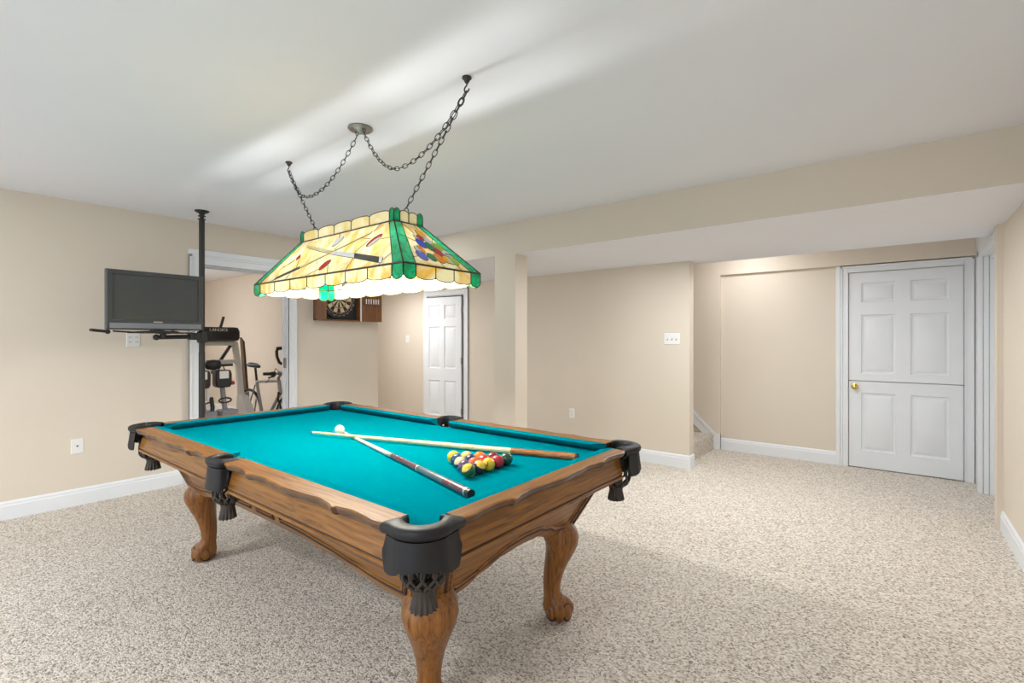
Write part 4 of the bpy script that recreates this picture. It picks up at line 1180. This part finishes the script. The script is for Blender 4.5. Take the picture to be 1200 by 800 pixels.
for q in (-0.05, 0.05):
    m.tube([(q*0.4, ST[1], ST[2]-0.04), (q, RH[1], RH[2])], 0.009, 8).tube([(q*0.5, BBp[1], BBp[2]), (q, RH[1], RH[2])], 0.010, 8)
obj('frame', m, M['bike_grey'], bk, smooth=60)
m = MB()
for q in (-0.045, 0.045): m.tube([(q*0.5, HB_[1], HB_[2]), (q, HB_[1]-0.03, HB_[2]-0.06), (q, FH[1], FH[2])], 0.012, 8)
m.tube([(-0.03, HB_[1], HB_[2]), (0.03, HB_[1], HB_[2])], 0.016, 8)
obj('fork', m, M['black'], bk, smooth=60)
sp_ = obj('seat_post', MB().tube([ST, (0, 0.375, 0.97)], 0.014, 10), M['black'], bk, smooth=60)
m = MB(); rg = []
for y, w_, h_, zz in ((0.52, 0.004, 0.01, 1.01), (0.50, 0.062, 0.028, 1.01), (0.44, 0.070, 0.03, 1.005), (0.36, 0.035, 0.025, 0.997), (0.28, 0.020, 0.022, 0.994), (0.245, 0.006, 0.012, 0.99)):
    rg.append([(w_*math.cos(t), y, zz+h_*math.sin(t)) for t in [2*PI*k/14 for k in range(14)]])
m.rings(rg)
obj('saddle', m, M['black'], bk, smooth=60)
m = MB().tube([HT, (0, -0.225, 0.88), (0, -0.30, 0.93)], 0.016, 10).tube([(-0.20, -0.29, 0.935), (-0.08, -0.305, 0.93), (0.08, -0.305, 0.93), (0.20, -0.29, 0.935)], 0.013, 10)
obj('stem_and_bar', m, M['machine_grey'], bk, smooth=60)
for q in (-1, 1):
    g = obj('grip', MB().tube([(q*0.11, -0.300, 0.932), (q*0.205, -0.288, 0.935)], 0.018, 10), M['black'], bk, smooth=60)
    m = MB().tube([(q*0.09, -0.30, 0.925), (q*0.11, -0.345, 0.90), (q*0.18, -0.36, 0.895)], 0.008, 8)
    m.box((q*0.08, -0.33, 0.905), (q*0.12, -0.285, 0.955))
    obj('brake_lever', m, M['black'], bk, smooth=60)
m = MB().lathe([(0.10, -0.006), (0.10, 0.006)], (-0.035, BBp[1], BBp[2]), 28, axis='X')
m.tube([(-0.05, BBp[1], BBp[2]), (-0.06, BBp[1]+0.14, BBp[2]+0.10)], 0.011, 8).box((-0.15, BBp[1]+0.10, BBp[2]+0.09), (-0.06, BBp[1]+0.17, BBp[2]+0.115))
m.tube([(0.05, BBp[1], BBp[2]), (0.06, BBp[1]-0.14, BBp[2]-0.10)], 0.011, 8).box((0.06, BBp[1]-0.18, BBp[2]-0.115), (0.15, BBp[1]-0.11, BBp[2]-0.09))
obj('crankset', m, M['dark'], bk, smooth=40)
m = MB().tube([(-0.02, -0.305, 0.94), (-0.02, -0.20, 0.985), (-0.02, -0.12, 0.90), (-0.02, 0.05, 0.80)], 0.004, 6)
m.tube([(0.02, -0.305, 0.94), (0.02, -0.18, 0.95), (0.02, -0.22, 0.80)], 0.004, 6)
obj('brake_cable', m, M['black'], bk, smooth=60)
st2 = MB().tube([(0.05, 0.20, 0.28), (0.16, 0.26, 0.006)], 0.008, 8)
obj('kickstand', st2, M['silver'], bk)
# second bicycle's bar end, hung on the wall hook: a curved black wall hook
wh = thing('wall_hook', 'curved black hook on the exercise room wall above the bicycle handlebar', 'hook', (3.66, 7.30, 1.05))
m = MB().tube([(0, 0, -0.10), (-0.06, 0.0, -0.10), (-0.11, 0.01, -0.07), (-0.14, 0.02, 0.02), (-0.145, 0.02, 0.10), (-0.13, 0.015, 0.14)], 0.022, 10).box((-0.012, -0.03, -0.14), (0, 0.03, -0.06))
m.tube([(-0.15, 0.02, 0.14), (-0.04, -0.03, 0.15)], 0.026, 10)
obj('hook_arm', m, M['black'], wh, smooth=60)

# ------------------------------------------------------------------ light
def area(name, loc, size, power, color=(1, 1, 1), rot=(0, 0, 0), shape='SQUARE', sy=None, spread=None):
    L = bpy.data.lights.new(name, 'AREA'); L.energy = power; L.color = color; L.shape = shape; L.size = size
    if sy: L.size_y = sy
    if spread: L.spread = spread
    o = bpy.data.objects.new(name, L); COL.objects.link(o); o.location = loc; o.rotation_euler = rot
    return o
area('exercise_room_upfill', (1.3, 8.5, 1.75), 0.5, 26, (1, 1, 1), (PI, 0, 0))  # added upward light, out of view, to whiten the ceiling there
area('exercise_room_fill', (2.0, 8.6, H-0.02), 0.9, 16, (1, 1, 1))  # assumed source, added unseen to brighten the exercise room
area('hall_fill', (4.15, 5.75, ZS-0.015), 0.5, 14, (0.97, 0.985, 1), shape='DISK')  # added fill without a fixture, brightens hall door and wall
area('stair_ceiling_light', (5.62, 1.30, H-0.015), 0.35, 6.0, (0.97, 0.98, 1), shape='DISK')
for x, y, pw in ((3.95, 1.65, 8.5), (3.95, 0.65, 7.5), (4.5, 0.85, 7.0)):
    area('alcove_fill', (x, y, ZS-0.012), 0.3, pw, (0.95, 0.985, 1), shape='DISK')  # downlights added under the soffit to lift the right floor, no fixtures
area('room_fill', (2.8, 3.95, H-0.012), 1.0, 6, (0.97, 0.985, 1))  # soft fill added for the dartboard wall, no fixture exists here
for x in (-0.9,):
    for y in (0.8, 3.6):
        area('room_fill', (x, y, H-0.012), 0.3, 22, (0.96, 0.98, 1), shape='DISK')  # unseen fill added behind the camera

w = bpy.data.worlds.new('ambient_fill'); S.world = w; w.use_nodes = True  # even ambient fill let in through the missing back wall
bg = w.node_tree.nodes['Background']
bg.inputs['Color'].default_value = (0.82, 0.915, 1.0, 1); bg.inputs['Strength'].default_value = 1.3

# ------------------------------------------------------------------ camera
cd_ = bpy.data.cameras.new('camera'); cam = bpy.data.objects.new('camera', cd_); COL.objects.link(cam)
F, TH = 567.34, 0.6706
cd_.sensor_fit = 'HORIZONTAL'; cd_.sensor_width = 36.0; cd_.lens = 36.0*F/1200
cd_.shift_y = (397.5-400)/1200
cd_.clip_start = 0.05
cam.location = (0, 0, 1.33)
# forward = (cos TH, sin TH, 0)
cam.rotation_euler = (PI/2, 0, TH-PI/2)
S.camera = cam

S.view_settings.view_transform = 'Standard'; S.view_settings.look = 'None'
S.view_settings.gamma = 1.0; S.view_settings.use_curve_mapping = False
S.view_settings.exposure = 0.62
S.cycles.use_denoising = True
S.cycles.max_bounces = 10; S.cycles.diffuse_bounces = 6; S.cycles.transmission_bounces = 6
S.cycles.sample_clamp_indirect = 6.0
